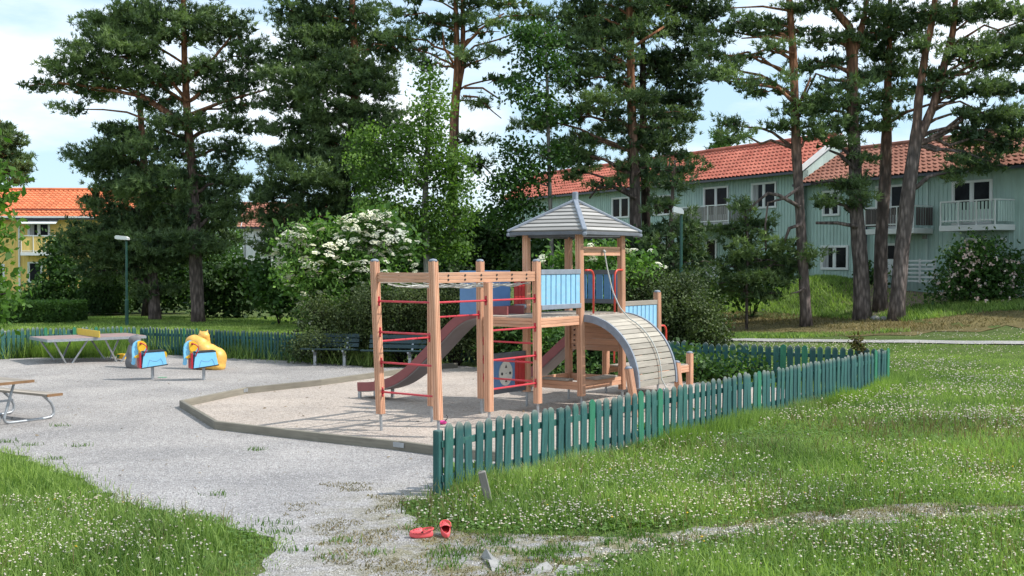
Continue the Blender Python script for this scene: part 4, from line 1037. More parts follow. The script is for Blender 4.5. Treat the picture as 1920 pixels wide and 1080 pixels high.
# spring riders
def rider():
    f = np.array([-.88, -.47, 0]); f = unit(f); s_ = np.array([-f[1] * -1, f[0] * 1, 0]); s_ = np.array([-f[1], f[0], 0]); s_ = s_ if s_[1] < 0 else -s_   # towards camera
    root = thing('spring_rider', (0, 0, 0), 'x', 'spring rider', 'blue elephant spring riders')
    def Q(a, b, z): return f * a + s_ * b + UP * z
    mb = MB(); mb.tube([Q(-.02, 0, -.05), Q(-.02, 0, .34)], .036, 12); mb.build('post', M['steel'], root, local=True)
    for sd in (-1, 1):
        mb = MB(); mb.prism([(.24, .29), (-.31, .355), (-.25, .655), (.20, .635)], Q(0, sd * .145, 0), f, UP, s_, .02); sp = mb.build('side_panel', M['sky_blue'], root, local=True)
        mb = MB(); cv = [(.12, .30), (.10, .38), (.07, .47), (0, .44), (-.09, .43), (-.17, .49), (-.21, .42), (-.23, .34)]
        mb.tube([Q(a, sd * .157, z) for a, z in cv], .004, 5); mb.build('groove', M['mid_blue'], sp, local=True)
    mb = MB(); mb.box(Q(-.03, 0, .655), unit(Q(-.5, 0, .02)), s_, UP, .235, .165, .014, .006); mb.build('seat', M['black'], root, local=True)
    mb = MB(); mb.box(Q(-.035, 0, .315), unit(Q(.61, 0, -.07)), s_, UP, .30, .16, .012, .004); mb.build('footboard', M['black'], root, local=True)
    for q in (-.085, .085):
        mb = MB(); mb.box(Q(.275, q, .46), s_, f, UP, .068, .02, .175, .006); mb.build('front_panel', M['crimson'], root, local=True)
    mb = MB(); mb.prism([(-.275, .50), (-.265, .62), (-.31, .64), (-.34, .60), (-.34, .52), (-.31, .49)], Q(-.0, 0, 0), f, UP, s_, .02); mb.build('tail', M['yellow'], root, local=True)
    # head in profile with trunk hooking down and forward
    hd = [(.10, .62), (.10, .70), (.13, .80), (.19, .88), (.27, .915), (.34, .895), (.40, .84), (.43, .76), (.435, .66), (.43, .55), (.43, .44), (.445, .40), (.435, .365), (.39, .36), (.365, .39), (.36, .50), (.34, .56), (.24, .58)]
    for sd in (-.03, .03):
        mb = MB(); mb.prism(hd, Q(0, sd, 0), f, UP, s_, .02); h_ = mb.build('head', M['sky_blue'], root, local=True)
        if sd > 0:
            e = MB(); e.tube([Q(.37 + .015 * math.cos(t), sd + .012, .76 + .022 * math.sin(t)) for t in np.linspace(0, 6.28, 13)], .003, 5); e.build('eye', M['mid_blue'], h_, local=True)
    ear = [(.125, .76), (.13, .84), (.19, .89), (.27, .905), (.32, .89), (.325, .72), (.30, .68), (.305, .60), (.38, .56), (.40, .535), (.36, .515), (.26, .53), (.245, .60), (.245, .67), (.17, .68)]
    for sd in (-1, 1):
        mb = MB(); mb.prism(ear, Q(0, sd * .062, 0), f, UP, s_, .02); mb.build('ear', M['yellow'], root, local=True)
        mb = MB(); pts = [Q(.25, sd * .075, .84), Q(.25, sd * .13, .845), Q(.20, sd * .155, .83), Q(.14, sd * .16, .78), Q(.135, sd * .16, .72), Q(.17, sd * .16, .64), Q(.20, sd * .16, .56)]
        mb.tube(pts, .014, 8); mb.ball(pts[0], .028); mb.build('handle', M['crimson'], root, local=True, smooth=True)
    return root
r1 = rider(); r1.location = (*G(284.5, 712), 0); r1['label'] = 'blue elephant spring rider on a post in front of the grey sculpture'
r2 = copy_tree(r1); r2.location = (*G(380.5, 713), 0); r2['label'] = 'blue elephant spring rider on a post in front of the yellow cat sculpture'

def blob(name, balls, mat, parent, vox=.03, smooth=6):
    mb = MB()
    for c, rx, ry, rz, rot in balls:
        R = Matrix.Rotation(rot, 3, 'Y'); mb.ball(c, rx, ry, rz, 18, 12, R)
    o = mb.build(name, mat, parent, local=True)
    m_ = o.modifiers.new('r', 'REMESH'); m_.mode = 'VOXEL'; m_.voxel_size = vox
    s_ = o.modifiers.new('s', 'SMOOTH'); s_.factor = .6; s_.iterations = smooth
    dg = bpy.context.evaluated_depsgraph_get(); me = bpy.data.meshes.new_from_object(o.evaluated_get(dg)); o.modifiers.clear(); o.data = me
    me.polygons.foreach_set('use_smooth', [True] * len(me.polygons)); return o
q = G(397, 693); k = 29.2 / F / 8.71
root = thing('cat_sculpture', (q[0], q[1], 0), 'big worn yellow climbing sculpture of a cat with pointed ears', 'sculpture')
def CC(cx, cy, dy=0): return ((cx - 1540) * k, dy, (815 - cy) * k)
blob('body', [(CC(1610, 640), .27, .28, .30, .3), (CC(1640, 750), .20, .27, .16, 0), (CC(1500, 740), .32, .25, .14, 0), (CC(1500, 560, .05), .30, .22, .26, .5), (CC(1350, 400, .1), .26, .22, .20, .75), (CC(1250, 350, .12), .20, .20, .16, .2), (CC(1180, 380, .12), .14, .17, .18, 0),
              (CC(1115, 450, .2), .085, .10, .18, .1), (CC(1108, 570, .2), .065, .09, .16, 0), (CC(1400, 620), .18, .2, .25, 0), (CC(1300, 770, -.05), .16, .10, .06, 0), (CC(1420, 490), .22, .2, .2, .6)], M['cat_yellow'], root)
hd_ = blob('head', [(CC(1395, 265, .12), .145, .13, .115, .15), (CC(1440, 320, .14), .08, .10, .10, 0), (CC(1350, 290, .06), .07, .08, .05, 0), (CC(1335, 210, .13), .028, .035, .055, -.2), (CC(1445, 205, .13), .028, .035, .06, .15), (CC(1450, 380, .15), .07, .1, .12, 0)], M['cat_yellow'], root, .018, 2)
q = G(251, 690.5)
root = thing('stone_sculpture', (q[0], q[1], 0), 'rounded grey stone animal sculpture behind the left elephant rider', 'sculpture')
def CC(cx, cy, dy=0): return ((cx - 250) * k, dy, (800 - cy) * k)
blob('body', [(CC(245, 690), .21, .2, .20, 0), (CC(240, 560), .175, .18, .24, 0), (CC(235, 450), .13, .14, .13, 0), (CC(350, 640), .12, .12, .22, .1), (CC(300, 740), .20, .18, .09, 0)], M['stone_grey'], root)
blob('head', [(CC(265, 320), .155, .14, .125, .2), (CC(320, 290, -.02), .09, .09, .085, 0), (CC(330, 325, -.06), .07, .08, .05, 0), (CC(300, 240, .04), .035, .03, .045, 0)], M['stone_grey'], root, .02, 3)

# toy box, litter, clogs, stakes, scraps
q = G(229, 673); zt_b = float(tz(*q)); root = thing('toy_box', (q[0], q[1], zt_b), 'small yellow box with green pattern by the grey sculpture', 'toy')
mb = MB(); mb.box((q[0], q[1], zt_b + .07), (.95, -.3, 0), (.3, .95, 0), UP, .12, .09, .07, .01); b_ = mb.build('box', M['yellow'], root)
mb = MB(); pgreen = painted('green_print', (.02, .28, .12), .5, .1)
for (a, z, w, h) in ((-.06, .09, .035, .03), (-.04, .04, .02, .02), (-.085, .045, .015, .03), (-.02, .10, .012, .02)): mb.prism([(a - w, z - h), (a + w, z - h * .6), (a + w * .7, z + h), (a - w * .8, z + h * .8)], np.array([q[0] - .0285, q[1] - .0885, zt_b]), (.954, -.3, 0), UP, (-.3, -.954, 0), .004)
mb.build('print', pgreen, b_)
q = G(304, 709); mb = MB(); mb.prism([(-.11, 0), (-.06, .03), (.02, .02), (.1, .035), (.11, 0), (.03, -.02), (-.05, -.015)], (0, 0, .02), (1, 0, 0), (0, 1, .1), UP, .008)
o = mb.build('litter', painted('pale_green_wrapper', (.18, .55, .30), .5), None); o.location = (q[0], q[1], 0); tag(o, 'pale green piece of litter on the gravel between the elephant riders', 'litter')

def clog(px, py, rz, label, up=False):
    q = G(px, py); root = thing('clog', (q[0], q[1], .01), label, 'shoe', None, rz)
    # outline along x (toe +x), 22 cm long
    n = 26; th = np.linspace(0, 2 * math.pi, n, endpoint=False)
    def outl(s): 
        x = .115 * np.cos(th) * s; w = .047 + .006 * np.cos(th); return np.stack([x, w * np.sin(th) * s], 1)
    levels = [(.000, .93), (.010, 1.0), (.028, 1.02), (.045, 1.0), (.060, .95)]
    mb = MB(); Vv = []; Fs = []
    for z, s_ in levels:
        for x_, y_ in outl(s_): Vv.append((x_, y_, z + (.006 if x_ > .08 else 0)))
    for l in range(len(levels) - 1):
        for i in range(n): Fs.append((l * n + i, l * n + (i + 1) % n, (l + 1) * n + (i + 1) % n, (l + 1) * n + i))
    # inner wall and insole
    b0 = len(Vv)
    for z, s_ in ((.058, .86), (.022, .82)):
        for x_, y_ in outl(s_): Vv.append((x_, y_, z))
    for i in range(n):
        j = (i + 1) % n; Fs.append(((len(levels) - 1) * n + i, (len(levels) - 1) * n + j, b0 + j, b0 + i)); 
    mb.add(Vv, Fs + [tuple(range(n - 1, -1, -1))]); body = mb.build('sole', M['clog'], root, local=True, smooth=True)
    mb = MB(); mb.add([v_ for v_ in Vv[b0:]], [(i, (i + 1) % n, n + (i + 1) % n, n + i) for i in range(n)] + [tuple(range(n, 2 * n))]); mb.build('insole', M['clog_in'], root, local=True)
    # vamp dome over the toe half
    mb = MB(); Vv = []; Fs = []; rows = 9; cols = 14
    for i in range(rows):
        u = i / (rows - 1); x_ = -.005 + .118 * math.sin(u * math.pi / 2); hw = .0525 * math.sqrt(max(0, 1 - (max(x_, 0) / .118) ** 2)) + .001; hh = .052 * math.sqrt(max(0, 1 - (max(x_ - .0, 0) / .120) ** 2)) * (1 - .15 * u)
        for k_ in range(cols):
            t = math.pi * k_ / (cols - 1); Vv.append((x_, hw * math.cos(t), .040 + hh * max(0, math.sin(t)) ** .8))
    for i in range(rows - 1):
        for k_ in range(cols - 1): Fs.append((i * cols + k_, i * cols + k_ + 1, (i + 1) * cols + k_ + 1, (i + 1) * cols + k_))
    mb.add(Vv, Fs); v_ = mb.build('upper', M['clog'], root, local=True, smooth=True); so = v_.modifiers.new('t', 'SOLIDIFY'); so.thickness = .006
    mb = MB()
    for (x_, y_) in ((.03, 0), (.05, .018), (.05, -.018), (.03, .028), (.03, -.028), (.07, 0), (.075, .02), (.075, -.02), (.01, .014), (.01, -.014)):
        z = .040 + .052 * math.sqrt(max(0, 1 - (x_ / .12) ** 2)) * math.sqrt(max(0, 1 - (y_ / .05) ** 2)) ** .8 * .94; mb.ball((x_, y_, z), .0058, seg=7, rings=4)
    for x_ in (-.01, .025, .055, .08):
        for s_ in (-1, 1):
            w = .0525 * math.sqrt(1 - (max(x_, 0) / .118) ** 2); mb.ball((x_, s_ * w * .985, .048), .006, .003, .004, seg=7, rings=4)
    mb.build('vent_holes', M['clog_in'], v_, local=True)
    # heel strap
    mb = MB(); pts = [(.0, -.054, .066), (.03, -.052, .088), (.05, -.03, .105), (.056, 0, .108), (.05, .03, .105), (.03, .052, .088), (0, .054, .066)] if up else [(.0, -.052, .062), (-.05, -.056, .074), (-.10, -.04, .080), (-.122, 0, .080), (-.10, .04, .080), (-.05, .056, .074), (0, .052, .062)]
    t = np.arange(7); tt = np.linspace(0, 6, 25); pp = np.stack([np.interp(tt, t, [p[i] for p in pts]) for i in range(3)], 1)
    for a_, b_ in zip(pp[:-1], pp[1:]): mb.bar(a_, b_, .005, .016)
    if up: root.rotation_euler = (0, -.30, rz); root.location.z = .035
    st = mb.build('strap', M['clog'], root, local=True)
    mb = MB()
    for s_ in (-1, 1): mb.tube([(-.002, s_ * .050, .062), (-.002, s_ * .060, .062)], .009, 10)
    mb.build('rivet', M['black'], st, local=True)
    return root
clog(790, 1009, math.radians(192), 'coral red foam clog lying with its toe to the left')
clog(835, 1006, math.radians(100), 'coral red foam clog seen from its open heel, right of the other', True)
o = bpy.data.objects
q = G(830, 797); root = thing('pink_toy', (q[0], q[1], .01), 'small pink and black plastic toy lying on the sand behind the fence end', 'toy')
mb = MB(); mb.ball((0, 0, .035), .07, .04, .035); mb.build('body', M['pink'], root, local=True, smooth=True)
mb = MB(); mb.tube([(.03, 0, .05), (.07, 0, .09), (.08, 0, .13), (.06, 0, .16)], .008, 6); mb.build('handle', M['black'], root, local=True)
def stake(p0px, top, label, w=.05, z=.0):
    q = G(*p0px); D = q[1]; t = P(top[0], top[1], D - .05); root = thing('wooden_stake', (q[0], q[1], 0), label, 'stake')
    a = np.array([q[0], q[1], -.05]); mb = MB()
    pts = [a + (t - a) * s_ for s_ in (0, .3, .6, .85, 1)]
    mb.bar(a, t, w, w * .75, up=np.array([0, -1, .2]), bev=.008)
    mb.build('stake', M['old_stake'], root)
    mb = MB()
    for i in range(3): mb.bar(t + np.array([(-.014 + .014 * i), 0, -.01]), t + np.array([(-.014 + .014 * i), 0, .012 - .008 * i]), .011, .02)
    mb.build('splintered_end', M['old_stake'], root)
stake((921, 951), (903, 884), 'grey weathered stake leaning in the grass near the near end of the fence', .085)
stake((1438, 777), (1430, 731), 'pale grey stake leaning against the far half of the fence', .06)
# torn concrete / cloth scraps
def scrap(px, py, pts, label, mat='concrete'):
    q = G(px, py); V3 = []
    for (a, b, h) in pts:
        w = G(px + a, py + b); V3.append((w[0] - q[0], w[1] - q[1], h))
    n = len(V3); c = np.mean(V3, axis=0) + [0, 0, .01]; mb = MB()
    Vt = [tuple(v_) for v_ in V3] + [tuple(c)] + [(v_[0], v_[1], v_[2] - .012) for v_ in V3] + [(c[0], c[1], c[2] - .012)]
    Fs = [(i, (i + 1) % n, n) for i in range(n)] + [((i + 1) % n + n + 1, i + n + 1, 2 * n + 1) for i in range(n)] + [(i, i + n + 1, (i + 1) % n + n + 1, (i + 1) % n) for i in range(n)]
    mb.add(Vt, Fs); o = mb.build('cloth_scrap', M[mat], None); o.location = (q[0], q[1], 0); tag(o, label, 'scrap')
scrap(925, 1068, [(-24, -22, .01), (-14, -20, .10), (2, -10, .06), (20, -6, .02), (8, 2, .01), (-2, 5, .01), (-9, -8, .05)], 'folded pale grey scrap of cloth sticking up among the weeds')
scrap(1010, 1075, [(-40, -8, .006), (-28, -5, .02), (-12, -7, .008), (2, -10, .035), (15, -13, .045), (27, -8, .015), (24, -1, .006), (8, 1, .02), (-5, 4, .008), (-18, -1, .012), (-30, -3, .006)], 'flat crumpled grey scrap half buried in gravel')
scrap(1065, 1073, [(-26, 2, .01), (-14, -8, .03), (4, -8, .02), (22, -9, .03), (38, -6, .01), (24, 3, .015), (0, 6, .01)], 'long thin grey scrap lying at the edge of the grass')
q = G(995, 1052); mb = MB(); mb.ball((0, 0, .02), .035, .028, .022, 9, 6); o = mb.build('stone', M['stone_grey'], None, smooth=True); o.location = (q[0], q[1], 0); tag(o, 'dark round stone beside the crumpled scrap', 'stone')
# stones at tree foot
rr = random.Random(4)
for i, (a, b, s_, lb) in enumerate([(1634, 600, .12, 'grey stone at the foot of the thick pine'), (1641, 597, .16, 'larger pale stone between the pine trunks'), (1648, 601, .13, 'low stone in the middle of the small heap'), (1657, 598, .15, 'stone leaning on the forked pine'), (1663, 601, .10, 'smallest stone at the right end of the heap')]):
    q = G(a, b); mb = MB(); mb.ball((0, 0, s_ * .4), s_ * 1.1, s_ * .8, s_ * .7, 7, 5, Matrix.Rotation(rr.random() * 3, 3, 'Z')); o = mb.build('stone', M['concrete'], None); o.location = (q[0], q[1], float(tz(*q))); tag(o, lb, 'stone', 'stones by the pine trunks')
# dry plant on the fence corner
q = P(1612, 665, 25.7); r = np.random.default_rng(8)
root = thing('dead_plant', (q[0], q[1], 0), 'dry brown climbing plant hanging over the far fence corner', 'plant')
mb = MB(); pts = np.array([P(1622, 690, 25.7), P(1620, 668, 25.7), P(1612, 650, 25.6), P(1600, 632, 25.6)]); mb.tube(pts, .012, 6); mb.build('stem', M['bark_dark'], root)
c = np.concatenate([pts[1] + (pts[2] - pts[1]) * t for t in r.random((14, 1, 1))]).reshape(-1, 3); c = np.concatenate([c, pts[2] + (pts[3] - pts[2]) * r.random((14, 1))])
V = leaf_soup(c, .09, .05, 9, r, .06); soup('leaves', V, r.random(len(V) // 4), foliage('dry_olive_leaves', (.05, .045, .01), (.22, .17, .05), .2), root, k=4)
# ================================================================== BUILDINGS
def tile_mat(name, c1, c2):
    m = NM(name); v = m.attr('lc').outputs['Vector']; vo = m.n('ShaderNodeTexVoronoi'); vo.inputs['Scale'].default_value = 3.2; m.l(v, vo.inputs['Vector'])
    s_ = m.n('ShaderNodeSeparateColor'); m.l(vo.outputs['Color'], s_.inputs[0]); n = m.noise(m.vec('pos', (1, 1, 1)), .6, 4)
    c = m.ramp(s_.outputs[0], [(0, c1), (1, c2)]); c = m.mix(1., c, m.ramp(n, [(.35, (.8, .78, .78)), (.65, (1.1, 1.1, 1.1))]), 'MULTIPLY'); m.bump(n, .2, .02)
    return m.fin(c, .8, spec=.2)
M['tile_red'] = tile_mat('red_roof_tiles', (.43, .125, .085), (.53, .18, .125))
M['tile_brown'] = tile_mat('brown_red_roof_tiles', (.29, .125, .085), (.38, .175, .125))
M['tile_orange'] = tile_mat('orange_roof_tiles', (.56, .165, .075), (.66, .225, .105))
def siding(name, c):
    m = NM(name); n = m.noise(m.vec('pos', (1, 1, .25)), 2.2, 5); n2 = m.noise(m.vec('pos', (9, 9, .6)), 2, 3)
    cc = m.ramp(n, [(.3, lerp3(c, .86)), (.7, lerp3(c, 1.1))]); cc = m.mix(1., cc, m.ramp(n2, [(.3, (.92, .92, .92)), (.7, (1.05, 1.05, 1.05))]), 'MULTIPLY'); return m.fin(cc, .75)
M['side_green'] = siding('grey_green_siding', (.43, .57, .52))
M['side_green2'] = siding('grey_green_siding_light', (.53, .66, .61))
M['side_yellow'] = siding('yellow_siding', (.86, .60, .19))
M['side_white'] = siding('white_siding', (.74, .75, .76))
m = NM('window_glass'); n = m.noise(m.vec('pos', (1, 1, 1)), 1.7, 3); M['glass'] = m.fin(m.ramp(n, [(.35, (.005, .006, .008)), (.7, (.018, .020, .024))]), .15, spec=.06)
m = NM('curtain_cloth'); n = m.noise(m.vec('pos', (9, 9, .4)), 3, 3); M['curtain'] = m.fin(m.ramp(n, [(.3, (.20, .20, .21)), (.7, (.5, .5, .5))]), .9)
M['balc_grey'] = wood('grey_balcony_boards', (.36, .34, .32), (.22, .20, .19), .85, .25)
M['balc_dark'] = wood('dark_balcony_boards', (.17, .14, .13), (.08, .07, .07), .8, .3)
M['brick'] = painted('red_brick_chimney', (.30, .09, .06), .9, .3, 8)
class Wall:
    def __init__(s, O, d, n, root): s.O = np.array([O[0], O[1], 0.]); s.d = unit(np.array([d[0], d[1], 0.])); s.n = unit(np.array([n[0], n[1], 0.])); s.root = root; s.rects = []
    def pt(s, a, z, off=0): return s.O + s.d * a + s.n * off + UP * z
    def hit(s, px, py, off=0):
        r = ray(px, py); O = s.O + s.n * off; t = (O @ s.n - 0) / (r @ s.n); p = np.array([0, 0, H]) + r * t; return (p - s.O) @ s.d, p[2]
    def box(s, mb, a0, a1, z0, z1, o0, o1, bev=0): mb.box(s.pt((a0 + a1) / 2, (z0 + z1) / 2, (o0 + o1) / 2), s.d, s.n, UP, abs(a1 - a0) / 2, abs(o1 - o0) / 2, abs(z1 - z0) / 2, bev); return mb
    def rect(s, x0, y0, x1, y1):
        (a0, z1) = s.hit(x0, y0); (a1, z1b) = s.hit(x1, y0); _, z0 = s.hit(x0, y1); _, z0b = s.hit(x1, y1); return min(a0, a1), max(a0, a1), (z0 + z0b) / 2, (z1 + z1b) / 2
    def window(s, R, panes=2, fw=.10, name='window', curtain=False, door=False, low=None, parent=None):
        a0, a1, z0, z1 = R; s.rects.append(R); mb = MB()
        s.box(mb, a0, a1, z1 - fw, z1, .0, .065, .006); s.box(mb, a0, a1, z0, z0 + fw, .0, .066, .006)
        s.box(mb, a0, a0 + fw, z0 + fw, z1 - fw, 0, .064, .006); s.box(mb, a1 - fw, a1, z0 + fw, z1 - fw, 0, .064, .006)
        w = (a1 - a0 - 2 * fw) / panes
        for i in range(1, panes): s.box(mb, a0 + fw + w * i - .06, a0 + fw + w * i + .06, z0 + fw, z1 - fw, 0, .055, .004)
        for i in range(panes):
            b0 = a0 + fw + w * i + (.06 if i else 0); b1 = a0 + fw + w * (i + 1) - (.06 if i < panes - 1 else 0)
            for q in ((b0, b0 + .045, z0 + fw, z1 - fw), (b1 - .045, b1, z0 + fw, z1 - fw)): s.box(mb, *q, .0, .04)
        if low: s.box(mb, a0 + fw, a1 - fw, z0 + fw, z0 + fw + low, 0, .05)
        o = mb.build(name, M['white'], parent or s.root)
        g_ = MB(); s.box(g_, a0 + fw * .5, a1 - fw * .5, z0 + fw * .5, z1 - fw * .5, .005, .022); g_.build('pane', M['glass'], o)
        if curtain:
            c_ = MB(); s.box(c_, a0 + fw + .05, a0 + fw + (a1 - a0) * .22, z0 + fw, z1 - fw, .022, .027); c_.build('curtain', M['curtain'], o)
        return o
    def build(s, a0, a1, z0, z1, mat, th=.3, pitch=.22, batten=.045):
        mb = MB(); s.box(mb, a0, a1, z0, z1, -th, 0); n = int((a1 - a0) / pitch)
        for i in range(n + 1):
            a = a0 + (a1 - a0) * i / n; segs = [(z0, z1)]
            for (r0, r1, q0, q1) in s.rects:
                if r0 - .03 < a < r1 + .03:
                    ns = []
                    for (u0, u1) in segs:
                        if q0 > u0: ns.append((u0, min(q0, u1)))
                        if q1 < u1: ns.append((max(q1, u0), u1))
                    segs = [x for x in ns if x[1] - x[0] > .05]
            for (u0, u1) in segs: s.box(mb, a - batten / 2, a + batten / 2, u0, u1, 0, .022)
        return mb.build('wall', mat, s.root)
    def balcony(s, a0, a1, zf, ztop, depth=1.3, mat='balc_grey', bottom=.12, slab='white', nb=None):
        mb = MB(); s.box(mb, a0 - .05, a1 + .05, zf - .22, zf, .03, depth + .05, .01); b = mb.build('balcony', M[slab], s.root)
        r_ = MB(); n = nb or int((a1 - a0) / .14); zb_ = zf + bottom
        for i in range(n): a = a0 + (a1 - a0) * (i + .5) / n; s.box(r_, a - .05, a + .05, zb_, ztop - .08, depth - .03, depth - .008)
        for i in range(int(depth / .14)):
            for a in (a0, a1): 
                q = (i + .5) * .14; s.box(r_, a - .012, a + .012, zb_, ztop - .08, q - .05, q + .05)
        r_.build('railing_boards', M[mat], b)
        r_ = MB(); s.box(r_, a0 - .03, a1 + .03, ztop - .05, ztop, depth - .04, depth + .02)
        for a in (a0, a1): s.box(r_, a - .025, a + .025, ztop - .05, ztop - .002, .03, depth - .045)
        for a in np.linspace(a0, a1, 4): s.box(r_, a - .025, a + .025, zf, ztop - .05, depth - .005, depth + .03)
        s.box(r_, a0, a1, zb_ + .04, zb_ + .09, depth - .006, depth + .012); r_.build('handrail', M['white'], b)
def tiled_roof(w, a0, a1, ze, zr, run, root, mat, over=.5, pitch=.30, course=.36, name='roof', inv=True):
    """slope from the eave (over metres in front of the wall) up to the ridge 'run' behind it"""
    s0 = w.pt(0, ze, over); s1 = w.pt(0, zr, -run); up = s1 - s0; L = np.linalg.norm(up); up = up / L; nrm = unit(np.cross(w.d, up)); nrm = nrm if nrm[2] > 0 else -nrm
    nc = int((a1 - a0) / pitch); k = 6; cols = nc * k + 1; rows = int(L / course)
    A = np.linspace(a0, a1, cols); ph = np.arange(cols) % k / k; hw = .035 * np.sin(ph * 2 * math.pi) + .02 * np.sin(ph * 4 * math.pi)
    V = []; LC = []
    for j in range(rows):
        for q, lift in ((0, .045), (1, .0)):
            y_ = (j + q) * L / rows
            base = s0 + w.d[None] * A[:, None] + up * y_ + nrm * (lift + hw[:, None])
            V.append(base); LC.append(np.stack([np.floor(A / pitch) * 1.7, np.full(cols, j * 1.3), 0 * A], 1))
    Fs = []
    for j in range(rows * 2 - 1):
        for i in range(cols - 1): Fs.append((j * cols + i, j * cols + i + 1, (j + 1) * cols + i + 1, (j + 1) * cols + i))
    mb = MB(); mb.add(np.concatenate(V), Fs, np.concatenate(LC)); o = mb.build(name, mat, root)
    mb = MB(); mb.tube([s0 + w.d * a0 + up * L + nrm * .05, s0 + w.d * a1 + up * L + nrm * .05], .11, 8); mb.build('ridge_tiles', mat, o)
    mb = MB(); c0 = s0 - nrm * .09; mb.bar(c0 + w.d * a0 + up * .1, c0 + w.d * a1 + up * .1, .2, .05, up=nrm); mb.bar(c0 + w.d * a0 - UP * .02 + w.n * .06, c0 + w.d * a1 - UP * .02 + w.n * .06, .12, .11); mb.build('gutter', M['gutter_dark'], o)
    # back slope as plain sheet of tiles
    b0 = s1; b1 = w.pt(0, ze, -2 * run - over); mb = MB()
    mb.add([b0 + w.d * a0, b0 + w.d * a1, b1 + w.d * a1, b1 + w.d * a0], [(0, 1, 2, 3)]); mb.build('roof_back', mat, o)
    return o, s0, up, L
# --- terraced green houses on the right
rootR = thing('terraced_house', (HP[0], HP[1], 1.3), 'grey green house with brown red tiles and two balconies behind the forked pine', 'house', 'green terraced houses')
W = Wall(HP, HD, HN, rootR)
eaveR = 6.40
W.window(W.rect(1543, 357, 1576, 405)); W.window(W.rect(1540, 460, 1592, 506), fw=.11, curtain=True); 
W.window(W.rect(1643, 347, 1697, 429), name='balcony_door', low=.5); W.window(W.rect(1661, 456, 1704, 516), name='door', low=.6)
W.window(W.rect(1786, 338, 1862, 421), name='balcony_door', low=.5); W.window(W.rect(1811, 446, 1851, 472)); W.window(W.rect(1935, 340, 1990, 400))
def HB(x0, x1, yf, yt, depth):
    # balcony front edge as seen, projected on the plane 'depth' in front of the wall
    a0, z = W_.hit(x0, yf, depth); a1, z1 = W_.hit(x1, yf, depth); _, t0 = W_.hit((x0 + x1) / 2, yt, depth); _, zz = W_.hit((x0 + x1) / 2, yf, depth); return a0, a1, zz, t0
W_ = W
a0, a1, zf, zt2 = HB(1622, 1713, 429, 387, 1.1); W.balcony(a0, a1, zf, zt2, 1.1, 'balc_dark')
a0, a1, zf, zt2 = HB(1764, 1866, 422, 375, 1.1); W.balcony(a0, a1, zf, zt2, 1.1, 'side_green2', slab='white', nb=15)
aR0 = W.hit(1508, 350)[0]; aR1 = 19.0
W.build(aR0, aR1, .9, eaveR + .05, M['side_green'])
tiled_roof(W, aR0 - .2, aR1 + .3, eaveR, 8.04, 2.3, rootR, M['tile_brown'])
mb = MB()
for (x0, y0, x1, y1) in ((1733, 334, 1740, 341), (1733, 441, 1740, 448)): R = W.rect(x0, y0, x1, y1); W.box(mb, R[0], R[1], R[2], R[3], .02, .12)
mb.build('vent_box', M['concrete'], rootR)
a_, _ = W.hit(1628, 400); mb = MB(); mb.tube([W.pt(a_, eaveR - .15, .45), W.pt(a_, eaveR - .5, .12), W.pt(a_, 1.2, .12)], .05, 8); mb.build('downpipe', M['gutter_dark'], rootR)
a_, _ = W.hit(1739, 400); mb = MB(); W.box(mb, a_ - .06, a_ + .06, 1.2, eaveR - .1, .024, .04); mb.build('trim_board', M['side_green2'], rootR)
a_, z_ = W.hit(1885, 450); mb = MB(); mb.ball(W.pt(a_, z_, .15), .16, .14, .10); mb.build('wall_lamp', M['white'], rootR)
# chimney
c = W.pt(W.hit(1545, 255, -2.4)[0], 8.3, -2.4); mb = MB(); mb.box(c, W.d, W.n, UP, .45, .35, .55, .02); ch = mb.build('chimney', M['brick'], rootR)
mb = MB(); mb.box(c + UP * .58, W.d, W.n, UP, .5, .4, .04); mb.build('chimney_cap', M['gutter_dark'], ch)
# left, higher section
rootL = thing('terraced_house', (HP[0] - 4, HP[1] + 8, 1.3), 'grey green house with long bright red tiled roof stretching away behind the tower', 'house', 'green terraced houses')
WL = Wall(HP + HN * .25, HD, HN, rootL); W_ = WL
aL1 = WL.hit(1506, 350)[0]; aL0 = -31.
eaveL = 6.98
WL.window(WL.rect(1320, 350, 1367, 424), name='balcony_door', low=.5); WL.window(WL.rect(1410, 342, 1457, 391), curtain=True)
WL.window(WL.rect(1323, 448, 1345, 519), panes=1, name='door', low=.5); WL.window(WL.rect(1148, 370, 1181, 409)); WL.window(WL.rect(1225, 366, 1262, 404)); WL.window(WL.rect(1050, 384, 1072, 412)); WL.window(WL.rect(1222, 455, 1255, 500)); WL.window(WL.rect(868, 400, 890, 424), curtain=True)
a0, a1, zf, zt2 = HB(1256, 1366, 423, 386, 1.3); WL.balcony(a0, a1, zf, zt2, 1.3, 'balc_grey', slab='balc_grey')
WL.build(aL0, aL1, .9, eaveL + .05, M['side_green'])
tiled_roof(WL, aL0, aL1 + .15, eaveL, 8.81, 2.2, rootL, M['tile_red'])
# gable end wall and barge boards of the higher section
def gable(w, a, ze, zr, run, over, root, wallmat, face=1):
    pts = [w.pt(a, .9, 0), w.pt(a, ze - .05, over * .0), w.pt(a, zr - .12, -run), w.pt(a, ze - .05, -2 * run), w.pt(a, .9, -2 * run)]
    mb = MB(); Vv = pts + [p - w.d * .2 * face for p in pts]; n = len(pts)
    mb.add(Vv, [tuple(range(n)), tuple(range(2 * n - 1, n - 1, -1))] + [(i, (i + 1) % n, n + (i + 1) % n, n + i) for i in range(n)]); mb.build('wall', wallmat, root)
    mb = MB(); p0 = w.pt(a, ze, over) + w.d * face * .17 - UP * .06; p1 = w.pt(a, zr, -run) + w.d * face * .17 - UP * .06; p2 = w.pt(a, ze, -2 * run - over) + w.d * face * .17 - UP * .06
    mb.bar(p0, p1, .05, .24); mb.bar(p1, p2, .05, .24); mb.build('barge_board', M['white'], root)
